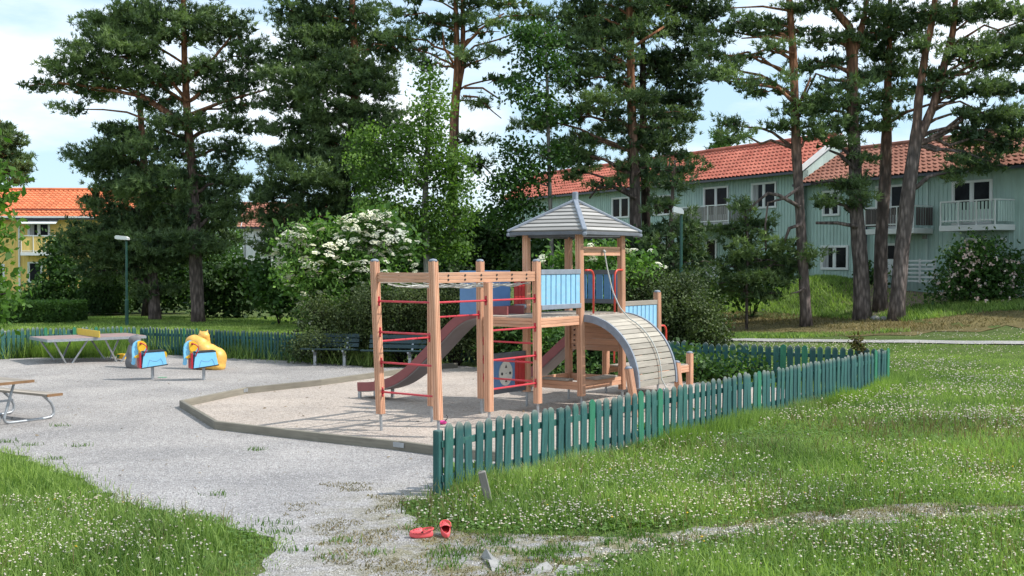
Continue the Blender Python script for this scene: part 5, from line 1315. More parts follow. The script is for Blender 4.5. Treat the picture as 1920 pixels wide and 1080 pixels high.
gable(WL, aL1, eaveL, 8.81, 2.2, .5, rootL, M['side_green2']); gable(WL, aL0, eaveL, 8.81, 2.2, .5, rootL, M['side_green'], -1)
gable(W, aR1, eaveR, 8.04, 2.3, .5, rootR, M['side_green']); gable(W, aR0 + .02, eaveR, 8.04, 2.3, .5, rootR, M['side_green'], -1)
# snow guard on the red roof
mb = MB(); s_a, _ = WL.hit(1190, 350); s_b, _ = WL.hit(1285, 340); mb.bar(WL.pt(s_a, eaveL + .62, -.3), WL.pt(s_b, eaveL + .62, -.3), .04, .05); mb.bar(WL.pt(s_a, eaveL + .75, -.3), WL.pt(s_b, eaveL + .75, -.3), .04, .04); mb.build('snow_guard', M['brick'], rootL)
# steps at the ground door
a0, a1, zz0, zz1 = WL.rect(1318, 520, 1350, 540); st = thing('entrance_steps', WL.pt(a0, 1.2, .8), 'weathered wooden steps in front of the ground floor door', 'steps')
for i in range(4):
    mb = MB(); WL.box(mb, a0 - .4, a1 + .4, zz1 - .02 - i * .22, zz1 - .08 - i * .22, .15 + i * .3, .45 + i * .3, .01); mb.build('tread', M['grey_wood'], st)
mb = MB()
for a in (a0 - .4, a1 + .4): WL.box(mb, a - .04, a + .04, zz1 - 1.2, zz1 + .1, 1.2, 1.28); WL.box(mb, a - .04, a + .04, zz1 - .9, zz1 - .1, .15, .23)
mb.build('stringer', M['grey_wood'], st)
# white trellis fence by the house
q0 = P(1697, 500, 49.2); q1 = P(1752, 500, 48.0); zb0 = float(tz(q0[0], q0[1]))
tr_ = thing('white_garden_fence', (q0[0], q0[1], zb0), 'low white slatted garden fence between the forked pine and the rose bush', 'fence')
d = unit((q1 - q0) * [1, 1, 0]); L = np.linalg.norm((q1 - q0)[:2]); zt0 = P(1720, 489, 48.6)[2]; zb1 = P(1720, 527, 48.6)[2]
mb = MB()
for i in range(6):
    z = zb1 + (zt0 - zb1) * i / 5; mb.bar(np.array([q0[0], q0[1], z]), np.array([q1[0], q1[1], z]), .025, .07)
mb.build('slats', M['white'], tr_)
for t in (0, .5, 1):
    mb = MB(); p = q0 + d * L * t; mb.box((p[0], p[1] - .03, (zt0 + zb1) / 2), (1, 0, 0), (0, 1, 0), UP, .04, .02, (zt0 - zb1) / 2 + .08); mb.build('post', M['white'], tr_)
# --- yellow house left
yh = thing('yellow_house', (-34, 80, .6), 'yellow wooden house with orange tiled roof and small balcony at the far left', 'house')
O = P(0, 500, 80); WY = Wall((O[0], O[1]), (1, -.0), (0, -1), yh); W_ = WY
dirn = unit(np.array([1, .06, 0])); WY = Wall((O[0], O[1]), dirn, (dirn[1], -dirn[0]), yh); W_ = WY
WY.window(WY.rect(52, 418, 94, 445), curtain=True); WY.window(WY.rect(52, 491, 80, 530), panes=1); WY.window(WY.rect(-14, 495, 9, 534), panes=1); WY.window(WY.rect(168, 425, 200, 452), curtain=True); WY.window(WY.rect(182, 500, 200, 530), panes=1); WY.window(WY.rect(118, 492, 140, 530), panes=1)
a0, a1, zf, zt2 = HB(40, 108, 473, 441, .9); WY.balcony(a0, a1, zf, zt2, .9, 'side_yellow', bottom=.02, nb=26)
aw = WY.hit(33, 450)[0]
eY = WY.hit(120, 408)[1]
WY.build(-8, 11.2, .3, eY + .05, M['side_yellow'], pitch=.3, batten=.06)
tiled_roof(WY, -8.3, 11.6, eY, eY + 2.15, 4.5, yh, M['tile_orange'], over=.5, pitch=.33, course=.4)
gable(WY, 11.2, eY, eY + 2.15, 4.5, .5, yh, M['side_yellow'])
mb = MB(); a_ = WY.hit(37, 450)[0]; mb.tube([WY.pt(a_, eY - .1, .4), WY.pt(a_, eY - .5, .12), WY.pt(a_, .4, .12)], .07, 8); mb.build('downpipe', M['white'], yh)
a0 = WY.hit(40, 412)[0]; a1 = WY.hit(112, 412)[0]; mb = MB(); mb.add([WY.pt(a0, eY - .10, .05), WY.pt(a1, eY - .10, .05), WY.pt(a1, eY - .42, .9), WY.pt(a0, eY - .42, .9), WY.pt(a0, eY - .14, .05), WY.pt(a1, eY - .14, .05), WY.pt(a1, eY - .46, .9), WY.pt(a0, eY - .46, .9)], [(0, 1, 2, 3), (7, 6, 5, 4), (3, 2, 6, 7), (0, 3, 7, 4), (1, 5, 6, 2)]); mb.build('awning', M['white'], yh)
mb = MB(); mb.bar(WY.pt(-8, eY + .02, .62), WY.pt(11.4, eY + .02, .62), .1, .12); mb.build('white_gutter', M['white'], yh)
mb = MB(); mb.bar(WY.pt(WY.hit(20, 395)[0], eY + .55, -.2), WY.pt(11, eY + .55, -.2), .06, .12); mb.build('snow_guard', M['brick'], yh)
# --- white house far centre-left
wh = thing('white_house', (-24, 104, .5), 'small white house with orange roof seen between the dense pines', 'house')
O = P(457, 470, 104); WW = Wall((O[0], O[1]), unit(np.array([1, .12, 0])), unit(np.array([.12, -1, 0])), wh); W_ = WW
WW.window(WW.rect(478, 432, 492, 446)); WW.window(WW.rect(500, 478, 520, 500)); WW.window(WW.rect(530, 420, 545, 438))
zE = WW.hit(490, 426)[1]
WW.build(0, 9, .3, zE + .05, M['side_white'], pitch=1.2, batten=.05)
tiled_roof(WW, -.6, 9.5, zE, zE + 2.3, 4.6, wh, M['tile_brown'], pitch=.4, course=.5)
gable(WW, 0, zE, zE + 2.3, 4.6, .5, wh, M['side_white'], -1); gable(WW, 9, zE, zE + 2.3, 4.6, .5, wh, M['side_white'], 1)
a0, a1, zf, zt2 = HB(492, 520, 468, 455, 1.); WW.balcony(a0, a1, zf, zt2, 1., 'side_white')

# ================================================================== LAMPS
def lamp(bx, by, ty, hx, label, D=None, ln=1.):
    if D is None: q = G(bx, by)
    else: p = P(bx, 490, D); q = p[:2]
    z0 = float(tz(*q)); D = q[1]; zt3 = P(bx, ty, D)[2]
    root = thing('street_lamp', (q[0], q[1], z0), label, 'street lamp', 'green street lamps')
    mb = MB(); mb.tube([(q[0], q[1], z0 - .1), (q[0], q[1], z0 + 1.1), (q[0], q[1], z0 + 1.12), (q[0], q[1], zt3)], [.075, .075, .05, .045], 12); mb.build('pole', M['lamp_green'], root, smooth=False)
    s_ = -1 if hx < bx else 1; mb = MB(); w = .30
    prof = [(-.06, 0, .0), (.42, 0, .06)]
    Vv = []; a_ = [(.10, .0), (-.42, .05), (-.44, .13), (-.38, .19), (.02, .14), (.10, .08)]
    for y_ in (-.15, .15):
        for (x_, z_) in a_: Vv.append((q[0] + (x_ if s_ < 0 else -x_) * ln, q[1] + y_, zt3 + z_ * (1 if ln == 1 else 1.3)))
    n = 6; mb.add(Vv, [tuple(range(n)), tuple(range(2 * n - 1, n - 1, -1))] + [(i, (i + 1) % n, n + (i + 1) % n, n + i) for i in range(n)]); hd = mb.build('lamp_head', M['white'], root)
    mb = MB(); mb.box((q[0] + s_ * .2 * ln, q[1], zt3 + .015), unit(np.array([1, 0, -s_ * -.08])), (0, 1, 0), UP, .18 * ln, .11, .012); mb.build('diffuser', M['white_plastic'], hd)
    return root
lamp(238, 612, 450, 225, 'street lamp on green pole behind the table tennis table')
lamp(1277, 0, 402, 1268, 'street lamp on green pole beyond the tower, in front of the green house', D=37., ln=.6)

# ================================================================== TREES
G_T = 'tall pines around the playground'
pine('broad pine with a long bough reaching left over the yellow house', [(372, 605, 13), (368, 520, 12.5), (364, 430, 12), (362, 330, 9), (352, 230, 8), (346, 120, 6), (344, 0, 5), (344, -120, 3)],
 [(345, -70, 120, 60), (250, 35, 60, 35), (430, 55, 60, 35), (340, 50, 80, 40), (190, 55, 40, 32), (230, 105, 80, 32), (460, 105, 40, 25), (135, 132, 55, 22), (75, 158, 46, 11), (165, 168, 45, 16), (150, 205, 22, 10), (420, 165, 55, 22), (300, 145, 65, 28), (450, 200, 35, 14), (395, 235, 45, 18), (425, 285, 45, 22), (330, 230, 50, 18), (300, 280, 70, 30), (385, 330, 60, 28), (435, 345, 35, 15), (300, 350, 70, 30), (350, 400, 80, 30), (425, 405, 38, 18), (330, 455, 60, 25), (390, 465, 45, 18), (250, 70, 40, 50), (150, 100, 20, 22), (290, 190, 50, 16), (210, 150, 60, 22), (400, 135, 50, 20), (455, 150, 45, 14), (460, 240, 35, 14), (420, 375, 45, 20)],
 51, 101, .95, extra_limbs=[[(360, 240, 6), (318, 215, 5), (262, 180, 4), (190, 165, 3), (110, 155, 2)], [(352, 190, 4), (310, 140, 3), (255, 115, 2)], [(356, 215, 4), (420, 190, 3), (510, 165, 1.5)], [(350, 150, 4), (400, 110, 3), (440, 60, 1.5)]], group=G_T)
pine('shorter bushy pine standing left of and leaning against the broad pine', [(291, 603, 11), (288, 540, 10), (283, 480, 9), (275, 380, 8), (268, 280, 7), (262, 190, 5), (258, 170, 3)],
 [(225, 250, 50, 25), (190, 300, 45, 22), (235, 335, 75, 32), (180, 375, 30, 18), (260, 395, 85, 32), (165, 435, 50, 18), (230, 445, 85, 30), (140, 462, 35, 16), (310, 480, 60, 24), (255, 500, 50, 24), (180, 505, 45, 20), (330, 430, 50, 24), (220, 290, 60, 28), (250, 460, 70, 30), (285, 545, 40, 16)], 52.6, 102, 1.15, group=G_T)
pine('slim dark pine trunk behind the two left pines', [(275, 585, 9), (277, 520, 8), (280, 400, 6), (285, 300, 3)], [(275, 470, 70, 30), (300, 400, 60, 30), (210, 480, 60, 22), (340, 380, 50, 28), (400, 440, 50, 24), (290, 330, 55, 25)], 57, 103, .9, mat='needle_dark', barkm='bark_dark', group=G_T)
pine('massive dense pine rising behind the flowering elder', [(628, 580, 11), (634, 480, 11), (640, 400, 10), (660, 250, 9), (668, 150, 7), (660, 0, 6), (655, -100, 4)],
 [(620, -50, 90, 50), (560, 25, 50, 28), (650, 40, 80, 36), (725, 85, 50, 28), (590, 85, 70, 30), (530, 110, 38, 20), (635, 135, 85, 32), (560, 160, 65, 28), (705, 160, 55, 26), (515, 195, 28, 16), (620, 205, 85, 32), (570, 250, 60, 28), (695, 225, 65, 30), (640, 275, 85, 32), (550, 295, 60, 26), (600, 330, 85, 28), (530, 350, 50, 20), (590, 390, 80, 28), (490, 372, 32, 11), (520, 400, 45, 16), (565, 430, 70, 26), (700, 300, 50, 28), (660, 400, 60, 30), (600, 465, 75, 26), (530, 455, 50, 18), (650, 340, 60, 30), (640, 450, 60, 25)], 50, 104, 1.25, group=G_T,
 dead=[[(640, 285, 3), (622, 286, 2.5), (610, 280, 2), (612, 290, 2), (625, 300, 1.5)]])
pine('tall bare stemmed pine with orange bark and a forked top', [(846, 600, 9), (848, 450, 9), (850, 300, 8.5), (852, 220, 8.5), (858, 130, 7), (856, 60, 5), (852, -60, 4)],
 [(850, -70, 120, 40), (790, -5, 55, 14), (755, 28, 40, 12), (800, 42, 38, 14), (900, 8, 55, 14), (960, 8, 55, 12), (1000, 28, 48, 10), (825, 72, 35, 14), (782, 95, 28, 12), (850, 38, 45, 18), (800, 122, 22, 10), (912, 60, 38, 12), (882, 118, 28, 12), (930, 150, 32, 12), (882, 262, 30, 16), (892, 310, 30, 20), (942, 98, 28, 9), (990, 58, 28, 8), (905, 195, 18, 8), (760, 70, 30, 12)], 48, 105, .8, barkm='bark',
 forks=[[(855, 190, 5.5), (866, 130, 5), (868, 60, 4.5), (866, -40, 3)]], extra_limbs=[[(868, 90, 3.2), (900, 55, 2.5), (945, 25, 1.5)], [(850, 118, 3), (833, 90, 2.5), (830, 60, 1.5)], [(870, 165, 2.5), (905, 165, 2), (935, 185, 1.5)], [(868, 180, 2.5), (895, 182, 2), (925, 210, 1.2), (940, 222, 1)], [(855, 285, 3), (885, 300, 2.5), (905, 310, 2), (925, 330, 1.2)]], grow=1.04, group=G_T)
pine('double trunked pine with broad layered boughs right behind the tower', [(1190, 600, 11), (1192, 450, 11), (1190, 330, 10), (1184, 200, 8.5), (1182, 90, 7), (1180, 0, 6), (1178, -100, 4)],
 [(1170, -60, 110, 42), (1100, 5, 48, 18), (1085, 32, 48, 20), (1200, 15, 65, 20), (1120, 72, 55, 18), (1050, 85, 45, 13), (1190, 62, 55, 14), (1130, 112, 48, 18), (1085, 150, 48, 16), (1160, 152, 38, 14), (1110, 200, 55, 14), (1050, 222, 60, 15), (1010, 235, 42, 10), (1180, 182, 45, 14), (1090, 262, 55, 16), (1140, 212, 36, 12), (1095, 300, 36, 18), (1190, 270, 55, 12), (1240, 258, 55, 12), (1265, 290, 45, 12), (1200, 310, 55, 13), (1085, 325, 25, 10), (1240, 212, 48, 11), (1130, 345, 36, 9), (1060, 290, 40, 18), (1250, 240, 50, 12), (1160, 240, 50, 14), (1225, 330, 45, 10)], 46, 106, 1.0, group=G_T, rust=[(1092, 203, 26, 6)],
 extra_limbs=[[(1184, 190, 4), (1165, 178, 3.5), (1150, 200, 2)], [(1185, 90, 4), (1215, 70, 3), (1245, 50, 2)], [(1190, 330, 3), (1225, 300, 2.5), (1280, 285, 1.5)], [(1192, 372, 4), (1150, 350, 3.5), (1120, 352, 2.5), (1105, 372, 2)]])
pine('dark trunked pine hidden close behind the double trunked one', [(1213, 580, 9), (1212, 450, 9), (1210, 350, 8.5), (1206, 250, 7), (1205, 100, 5), (1208, 0, 4), (1208, -80, 3)],
 [(1250, -10, 70, 25), (1305, 15, 55, 22), (1280, 58, 58, 18), (1335, 28, 38, 14), (1262, 108, 55, 22), (1315, 95, 35, 12), (1272, 150, 52, 20), (1240, 180, 48, 18), (1288, 188, 38, 18), (1288, 222, 26, 9), (1230, 120, 40, 22), (1110, 120, 60, 22), (1100, 60, 50, 20), (1150, 40, 60, 25), (1250, 220, 40, 12), (1225, 265, 40, 12)], 48.5, 107, 1.15, mat='needle_dark', barkm='bark_dark', group=G_T)
pine('slender pine with long thin boughs to the left, leftmost of the right hand group', [(1512, 603, 10.5), (1507, 520, 10), (1500, 400, 9.5), (1493, 280, 9), (1490, 180, 8), (1486, 80, 7), (1480, 0, 6), (1476, -100, 4)],
 [(1470, -50, 110, 34), (1400, 48, 55, 11), (1355, 60, 38, 8), (1440, 42, 40, 8), (1505, 18, 42, 10), (1385, 110, 48, 8), (1340, 102, 32, 7), (1345, 130, 45, 8), (1410, 158, 68, 9), (1350, 148, 35, 7), (1440, 95, 28, 7), (1500, 205, 48, 15), (1460, 240, 32, 8), (1378, 235, 30, 10), (1540, 235, 35, 11), (1535, 185, 28, 14), (1500, 60, 48, 8), (1430, 60, 50, 8), (1380, 260, 22, 8), (1440, 172, 40, 7), (1530, 255, 30, 10)], 43, 108, .95, grow=1.04, group=G_T,
 extra_limbs=[[(1486, 190, 4), (1460, 165, 3), (1410, 158, 2), (1350, 150, 1)], [(1484, 78, 3), (1440, 68, 2.5), (1390, 72, 1.2)], [(1488, 100, 3), (1440, 90, 2.2), (1400, 108, 1.2)], [(1480, 20, 2.5), (1430, 12, 2), (1370, 15, 1)], [(1497, 198, 3), (1514, 160, 2.5), (1520, 145, 2)], [(1500, 388, 4), (1460, 366, 3.6), (1440, 362, 3), (1415, 382, 2.2), (1405, 395, 1.5)], [(1500, 352, 3.5), (1470, 372, 3), (1440, 380, 2), (1435, 420, 1.8), (1436, 470, 1.4)], [(1504, 420, 4), (1480, 428, 3.5), (1470, 455, 2)], [(1510, 540, 2.2), (1495, 548, 1.6), (1482, 550, 1)]])
pine('young low pine with twisted boughs in front of the grey balcony', [(1400, 565, 2.6), (1400, 520, 2.6), (1404, 470, 2.6), (1400, 420, 3), (1396, 385, 2)],
 [(1395, 388, 26, 12), (1420, 425, 42, 16), (1388, 455, 46, 17), (1430, 488, 55, 17), (1492, 500, 36, 12), (1470, 462, 28, 10), (1378, 500, 40, 14), (1375, 430, 25, 12), (1505, 482, 30, 10), (1410, 520, 50, 14), (1455, 525, 42, 12), (1370, 530, 30, 12), (1400, 548, 45, 12), (1440, 552, 30, 9)], 43.5, 116, .85, grow=1.25, group='low pines', name='small_pine')
pine('low bushy pine under the right street lamp', [(1262, 560, 6), (1262, 500, 5), (1258, 420, 4), (1262, 340, 3), (1266, 300, 2)],
 [(1240, 480, 38, 18), (1285, 455, 45, 20), (1300, 490, 45, 22), (1230, 440, 35, 16), (1265, 420, 40, 14), (1250, 510, 50, 20), (1300, 425, 30, 12), (1235, 385, 28, 14), (1262, 345, 22, 12), (1245, 318, 26, 10), (1282, 318, 30, 8), (1300, 520, 45, 18)], 42, 117, 1.0, mat='needle_dark', group='low pines', name='small_pine', dead=[[(1255, 470, 2.5), (1250, 440, 2.2), (1235, 442, 2), (1240, 455, 1.5)]])
pine('thick straight pine, second of the right hand group, stub branch near its top', [(1617, 603, 16), (1614, 500, 15), (1606, 400, 13), (1603, 300, 12), (1598, 200, 11), (1598, 110, 11), (1592, 50, 8), (1562, 15, 6), (1545, -40, 4)],
 [(1600, -50, 100, 36), (1555, 5, 55, 14), (1640, 30, 45, 20), (1588, 72, 42, 13), (1645, 62, 38, 18), (1540, 82, 32, 10), (1550, 118, 42, 13), (1518, 128, 28, 9), (1560, 168, 45, 13), (1545, 200, 45, 15), (1580, 235, 45, 18), (1560, 272, 40, 10), (1590, 300, 26, 9), (1600, 348, 20, 13), (1602, 385, 26, 18), (1578, 350, 20, 8), (1545, 382, 28, 9), (1620, 150, 30, 14), (1600, 200, 35, 16)], 44, 109, 1.0, forks=[[(1598, 110, 7), (1612, 70, 6), (1625, 20, 5), (1630, -40, 4)]], barkm='bark_grey', grow=1.04, group=G_T,
 extra_limbs=[[(1600, 152, 3.5), (1560, 150, 3), (1530, 138, 2.2), (1505, 190, 1.6)], [(1604, 318, 4), (1575, 290, 3), (1555, 282, 2)], [(1603, 345, 4), (1560, 338, 3.4), (1520, 345, 2.2)], [(1608, 425, 4), (1570, 418, 3.6), (1530, 418, 3)]])
pine('straight middle pine between the thick pine and the forked pine', [(1650, 598, 13), (1652, 450, 12), (1660, 330, 11), (1663, 230, 9), (1665, 150, 7), (1668, 60, 5), (1670, -60, 3)],
 [(1670, -60, 70, 32), (1670, 40, 45, 22), (1665, 102, 40, 20), (1682, 132, 36, 18), (1640, 142, 28, 14), (1692, 168, 32, 14), (1650, 188, 30, 13), (1640, 238, 26, 11), (1700, 60, 36, 20), (1655, 70, 30, 28), (1665, 215, 30, 12)], 45.2, 110, 1.2, barkm='bark', grow=1.04, group=G_T, extra_limbs=[[(1663, 232, 4), (1700, 210, 3.2), (1745, 195, 2.4), (1790, 190, 1.5)]])
pine('leaning pine whose trunk forks in two, rightmost of the group', [(1680, 600, 15), (1690, 480, 14), (1703, 360, 13), (1716, 270, 12), (1720, 225, 8.5), (1722, 190, 8), (1735, 100, 7), (1750, 30, 6), (1760, -80, 4)],
 [(1780, -60, 120, 38), (1740, 28, 46, 20), (1720, 90, 26, 11), (1800, 28, 55, 20), (1870, 18, 58, 20), (1900, 68, 58, 18), (1850, 88, 66, 16), (1880, 118, 60, 16), (1800, 112, 38, 17), (1760, 140, 46, 17), (1800, 172, 58, 15), (1740, 168, 36, 14), (1860, 170, 48, 13), (1905, 168, 40, 11), (1830, 212, 50, 17), (1880, 222, 48, 18), (1825, 250, 55, 22), (1880, 272, 48, 22), (1820, 300, 48, 15), (1860, 312, 36, 13), (1790, 322, 22, 10), (1950, 40, 50, 30), (1950, 110, 50, 25), (1960, 220, 40, 30), (1905, 245, 40, 20)], 43, 111, 1.1,
 forks=[[(1714, 275, 11), (1735, 235, 8.5), (1752, 198, 8), (1768, 140, 7.5), (1790, 60, 6), (1800, -50, 4)]], barkm='bark_grey', grow=1.04, group=G_T, extra_limbs=[[(1768, 140, 3), (1800, 120, 2.5), (1840, 110, 1.5)], [(1752, 200, 2.5), (1800, 190, 2), (1850, 215, 1.5)]])
pine('distant pine above the roof of the yellow house at the left edge', [(-6, 560, 6), (-6, 400, 6), (-4, 300, 5), (0, 225, 2)], [(8, 262, 32, 18), (15, 290, 34, 14), (28, 318, 34, 12), (38, 338, 24, 7), (-20, 270, 40, 30), (-30, 320, 50, 25), (10, 240, 18, 10)], 92, 112, 1.0, tuft=(.34, .09, 6), group='distant conifers')
# small far spruce
pine('small bright spruce tip above the red roof ridge', [(1348, 330, 3), (1348, 280, 2), (1348, 237, .6)], [(1348, 250, 5, 6), (1348, 262, 10, 5), (1347, 273, 15, 5), (1345, 284, 20, 5), (1348, 300, 26, 8)], 92, 113, 2.0, tuft=(.3, .09, 6), mat='leaf_bright' if False else 'leaf', group='distant conifers', name='spruce_tree')
# deciduous
leafy('birch_tree', 'light green birch beside the bare stemmed pine', 'tree', [(806, 600, 8), (800, 480, 7), (797, 380, 6), (800, 300, 4.5), (805, 200, 2.5), (806, 150, 1)],
 [(805, 158, 26, 24), (812, 205, 44, 26), (792, 255, 66, 28), (738, 268, 44, 24), (688, 262, 38, 13), (822, 308, 55, 32), (758, 328, 55, 32), (700, 330, 40, 24), (850, 350, 38, 32), (730, 390, 55, 28), (800, 400, 58, 32), (858, 400, 34, 28), (690, 390, 32, 20), (780, 450, 62, 28), (842, 460, 45, 32), (700, 440, 45, 20), (670, 300, 25, 12), (862, 300, 25, 20)], 40, 201, 'birch_leaf', 'birch', (.085, .06), .62, 42, .17, (.42, .28), .6)
leafy('birch_tree', 'thin sparse birch standing in front of the red roof', 'tree', [(1037, 560, 4.5), (1032, 400, 4), (1028, 250, 3.5), (1026, 150, 3), (1022, 60, 1.5)],
 [(1012, 70, 46, 18), (980, 62, 38, 16), (1000, 110, 52, 16), (1045, 130, 34, 16), (975, 165, 38, 18), (1010, 185, 36, 16), (1030, 215, 60, 13), (970, 282, 36, 22), (1000, 322, 46, 22), (950, 342, 46, 22), (1042, 290, 32, 18), (975, 385, 46, 22), (940, 400, 45, 18)], 44, 202, 'leaf', 'birch', (.10, .07), .42, 34, .18, (.42, .28), .6)
leafy('deciduous_tree', 'dark leafy tree filling the gap behind the tower roof', 'tree', [(905, 600, 7), (908, 500, 6), (915, 420, 4)], [(900, 425, 50, 26), (960, 440, 55, 26), (880, 455, 55, 36), (930, 480, 70, 36), (860, 500, 60, 40), (1000, 475, 45, 30)], 49, 203, 'leaf_dark', 'bark_dark', (.13, .09), .8, 34, .2, (.45, .3), .5)
leafy('deciduous_tree', 'leafy undergrowth tree between the dense pine and the birch', 'tree', [(730, 600, 6), (730, 500, 5), (728, 430, 3)], [(700, 480, 60, 40), (760, 500, 60, 40), (730, 430, 50, 30), (650, 500, 50, 40), (820, 500, 50, 40)], 46, 204, 'leaf_dark', 'bark_dark', (.13, .09), .8, 30, .2, (.45, .3), .5)
leafy('deciduous_tree', 'bright green small tree in front of the yellow house', 'tree', [(98, 590, 5), (97, 540, 4), (98, 480, 2.5)], [(108, 462, 26, 18), (105, 495, 26, 20), (125, 510, 28, 24), (98, 540, 34, 24), (62, 560, 30, 13), (128, 550, 26, 20)], 60, 205, 'leaf', 'bark_dark', (.16, .11), .8, 26, .22, (.45, .3), .6)
# near leafy branches at the left edge
leafy('deciduous_tree', 'near leafy tree whose bright leaves reach in at the left edge', 'tree', [(-150, 900, 16), (-140, 600, 14), (-120, 350, 8), (-110, 200, 4)],
 [(-60, 330, 60, 40), (-10, 380, 28, 18), (5, 420, 22, 16), (0, 470, 20, 30), (-8, 520, 30, 20), (8, 555, 26, 12), (-30, 580, 30, 20), (-60, 450, 60, 60), (10, 340, 20, 10), (-90, 250, 80, 50), (15, 585, 14, 6)], 15, 206, 'leaf_bright', 'bark_dark', (.085, .045), .55, 16, .09, (.22, .16), .6, depth=.6, jit=.2, droop=.9) if False else None
r0 = [(-60, 330, 60, 40), (-12, 378, 26, 18), (2, 425, 20, 16), (-4, 470, 20, 26), (-4, 520, 24, 18), (2, 552, 26, 10), (-30, 590, 30, 14), (-60, 450, 50, 60), (2, 335, 18, 8), (-90, 250, 80, 50)]
leafy('deciduous_tree', 'near leafy tree whose bright leaves reach in at the left edge', 'tree', [(-150, 900, 16), (-140, 600, 14), (-120, 350, 8), (-110, 200, 4)], r0, 15, 206, 'leaf_bright', 'bark_dark', (.08, .045), .13, 12, .09, (.22, .16), .9, depth=.6, jit=.2, core=.1)

# ================================================================== SHRUBS
GS = 'dark shrubs behind the left lawn'
sh = [('broad dark laurel shrub behind the trunk of the broad pine', [(420, 530, 55, 30), (470, 520, 45, 34), (450, 565, 60, 22), (400, 565, 40, 20)], 55, 'leaf_dark'),
      ('mid green shrub left of the flowering elder', [(510, 540, 45, 26), (550, 540, 40, 30), (530, 568, 55, 18), (500, 515, 30, 14)], 50, 'leaf'),
      ('dark shrub filling the space between the left pine trunks', [(330, 550, 50, 28), (250, 545, 50, 30), (290, 520, 60, 28), (345, 520, 40, 25)], 61, 'leaf_dark'),
      ('very dark tall shrub behind the left pines', [(380, 480, 50, 34), (330, 480, 50, 34)], 64, 'leaf_dark')]
for i, (lb, ms, D, mt) in enumerate(sh):
    leafy('shrub', lb, 'shrub', None, ms, D, 300 + i, mt, 'bark_dark', (.17, .11), .75, 26, .22, (.5, .35), 0, GS, depth=.7)
# clipped hedges
def hedge(x0, x1, y0, y1, D, depth, label, seed, round_=False, mat='leaf', lf=.10, n=26000):
    r = np.random.default_rng(seed); a = P(x0, y1, D); b = P(x1, y0, D); root = thing('hedge', ((a[0] + b[0]) / 2, D + depth / 2, float(tz((a[0] + b[0]) / 2, D))), label, 'hedge')
    z0 = float(tz(a[0], D)); c = np.array([(a[0] + b[0]) / 2, D + depth / 2, (z0 + b[2]) / 2]); R = np.array([(b[0] - a[0]) / 2, depth / 2, (b[2] - z0) / 2])
    u = r.random((n, 3)) * 2 - 1; f = r.integers(0, 5, n)
    for k_ in range(n):
        pass
    ax_ = np.array([0, 0, 1, 2, 2])[f]; sg = np.array([-1, 1, -1, 1, 1])[f]; u[np.arange(n), ax_] = sg * (1 - .06 * r.random(n))
    if round_: L_ = np.linalg.norm(u, axis=1) ; u = u / np.maximum(1, L_ / 1.22)[:, None]
    p = c + u * R + r.normal(0, .03, u.shape)
    mb = MB(); mb.box(c, (1, 0, 0), (0, 1, 0), UP, R[0] * .86, R[1] * .86, R[2] * .90, min(R) * .25); mb.build('branches', M['bark_dark'], root)
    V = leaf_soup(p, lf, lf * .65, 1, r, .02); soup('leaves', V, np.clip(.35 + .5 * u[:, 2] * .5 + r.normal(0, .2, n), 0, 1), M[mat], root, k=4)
hedge(-60, 128, 569, 606, 50, 2.2, 'low clipped bright green hedge at the left behind the fence', 401, mat='leaf')
hedge(143, 226, 514, 578, 58, 3., 'dark rounded clipped hedge in front of the yellow house', 402, True, 'leaf_dark', .12, 22000)

def umbels(root, masses, D, n, seed, size=.10, top=.3):
    r = np.random.default_rng(seed); P_ = []
    for mm in masses:
        c, R = px_mass(mm, D, .8); k_ = int(n * (mm[2] * mm[3]) ** .6 / sum((q[2] * q[3]) ** .6 for q in masses)) + 1
        u = unit(r.normal(0, 1, (k_ * 3, 3)) + [0, -.6, .45]); u = u[(u[:, 1] < .4)][:k_]; P_.append(c + u * R * 1.20 + [0, -.05, .03])
    P_ = np.concatenate(P_); K = 34; c = np.repeat(P_, K, 0); s_ = size * (.6 + .7 * r.random((len(P_), 1))); s_ = np.repeat(s_, K, 0)
    tilt = np.repeat(unit(r.normal(0, .3, P_.shape) + [0, -.25, 1]), K, 0); a = unit(np.cross(tilt, r.normal(0, 1, c.shape))); rad = np.sqrt(r.random((len(c), 1)))
    c = c + a * s_ * rad - tilt * s_ * (.42 * rad ** 2 + .12 * r.random((len(c), 1))); d1 = unit(np.cross(tilt, r.normal(0, 1, c.shape))); d2 = np.cross(tilt, d1); q = .024 + .014 * r.random((len(c), 1))
    V = np.stack([c - d1 * q, c - d2 * q, c + d1 * q, c + d2 * q], 1).reshape(-1, 3)
    return soup('blossoms', V, .4 + .6 * r.random(len(c)), M['umbel'], root, k=4)
em = [(562, 448, 34, 14), (540, 470, 24, 18), (545, 505, 24, 20), (610, 440, 60, 22), (690, 432, 55, 28), (715, 412, 35, 14), (725, 455, 45, 28), (650, 480, 80, 36), (575, 500, 42, 30), (700, 505, 65, 36), (610, 545, 55, 40), (560, 530, 26, 22), (660, 550, 60, 40), (745, 450, 30, 18), (600, 600, 40, 26), (735, 540, 40, 34)]
el = leafy('elder_bush', 'large elder bush covered in flat white flower clusters behind the benches', 'bush', None, em, 32.6, 501, 'elder_leaf', 'bark_dark', (.13, .055), .85, 26, .16, (.3, .24), .3, None, stems=2, base=(-5.0, 32.9), depth=.7)
umbels(el, em[:10] + [(560, 530, 26, 22), (745, 450, 30, 18)], 32.6, 260, 502, .135)
umbels(el, [(600, 610, 30, 30), (575, 560, 30, 22)], 32.4, 8, 503, .09)
em2 = [(1075, 500, 55, 40), (1140, 490, 55, 30), (1190, 500, 45, 34), (1100, 540, 80, 34), (1180, 545, 60, 30), (1050, 560, 50, 30)]
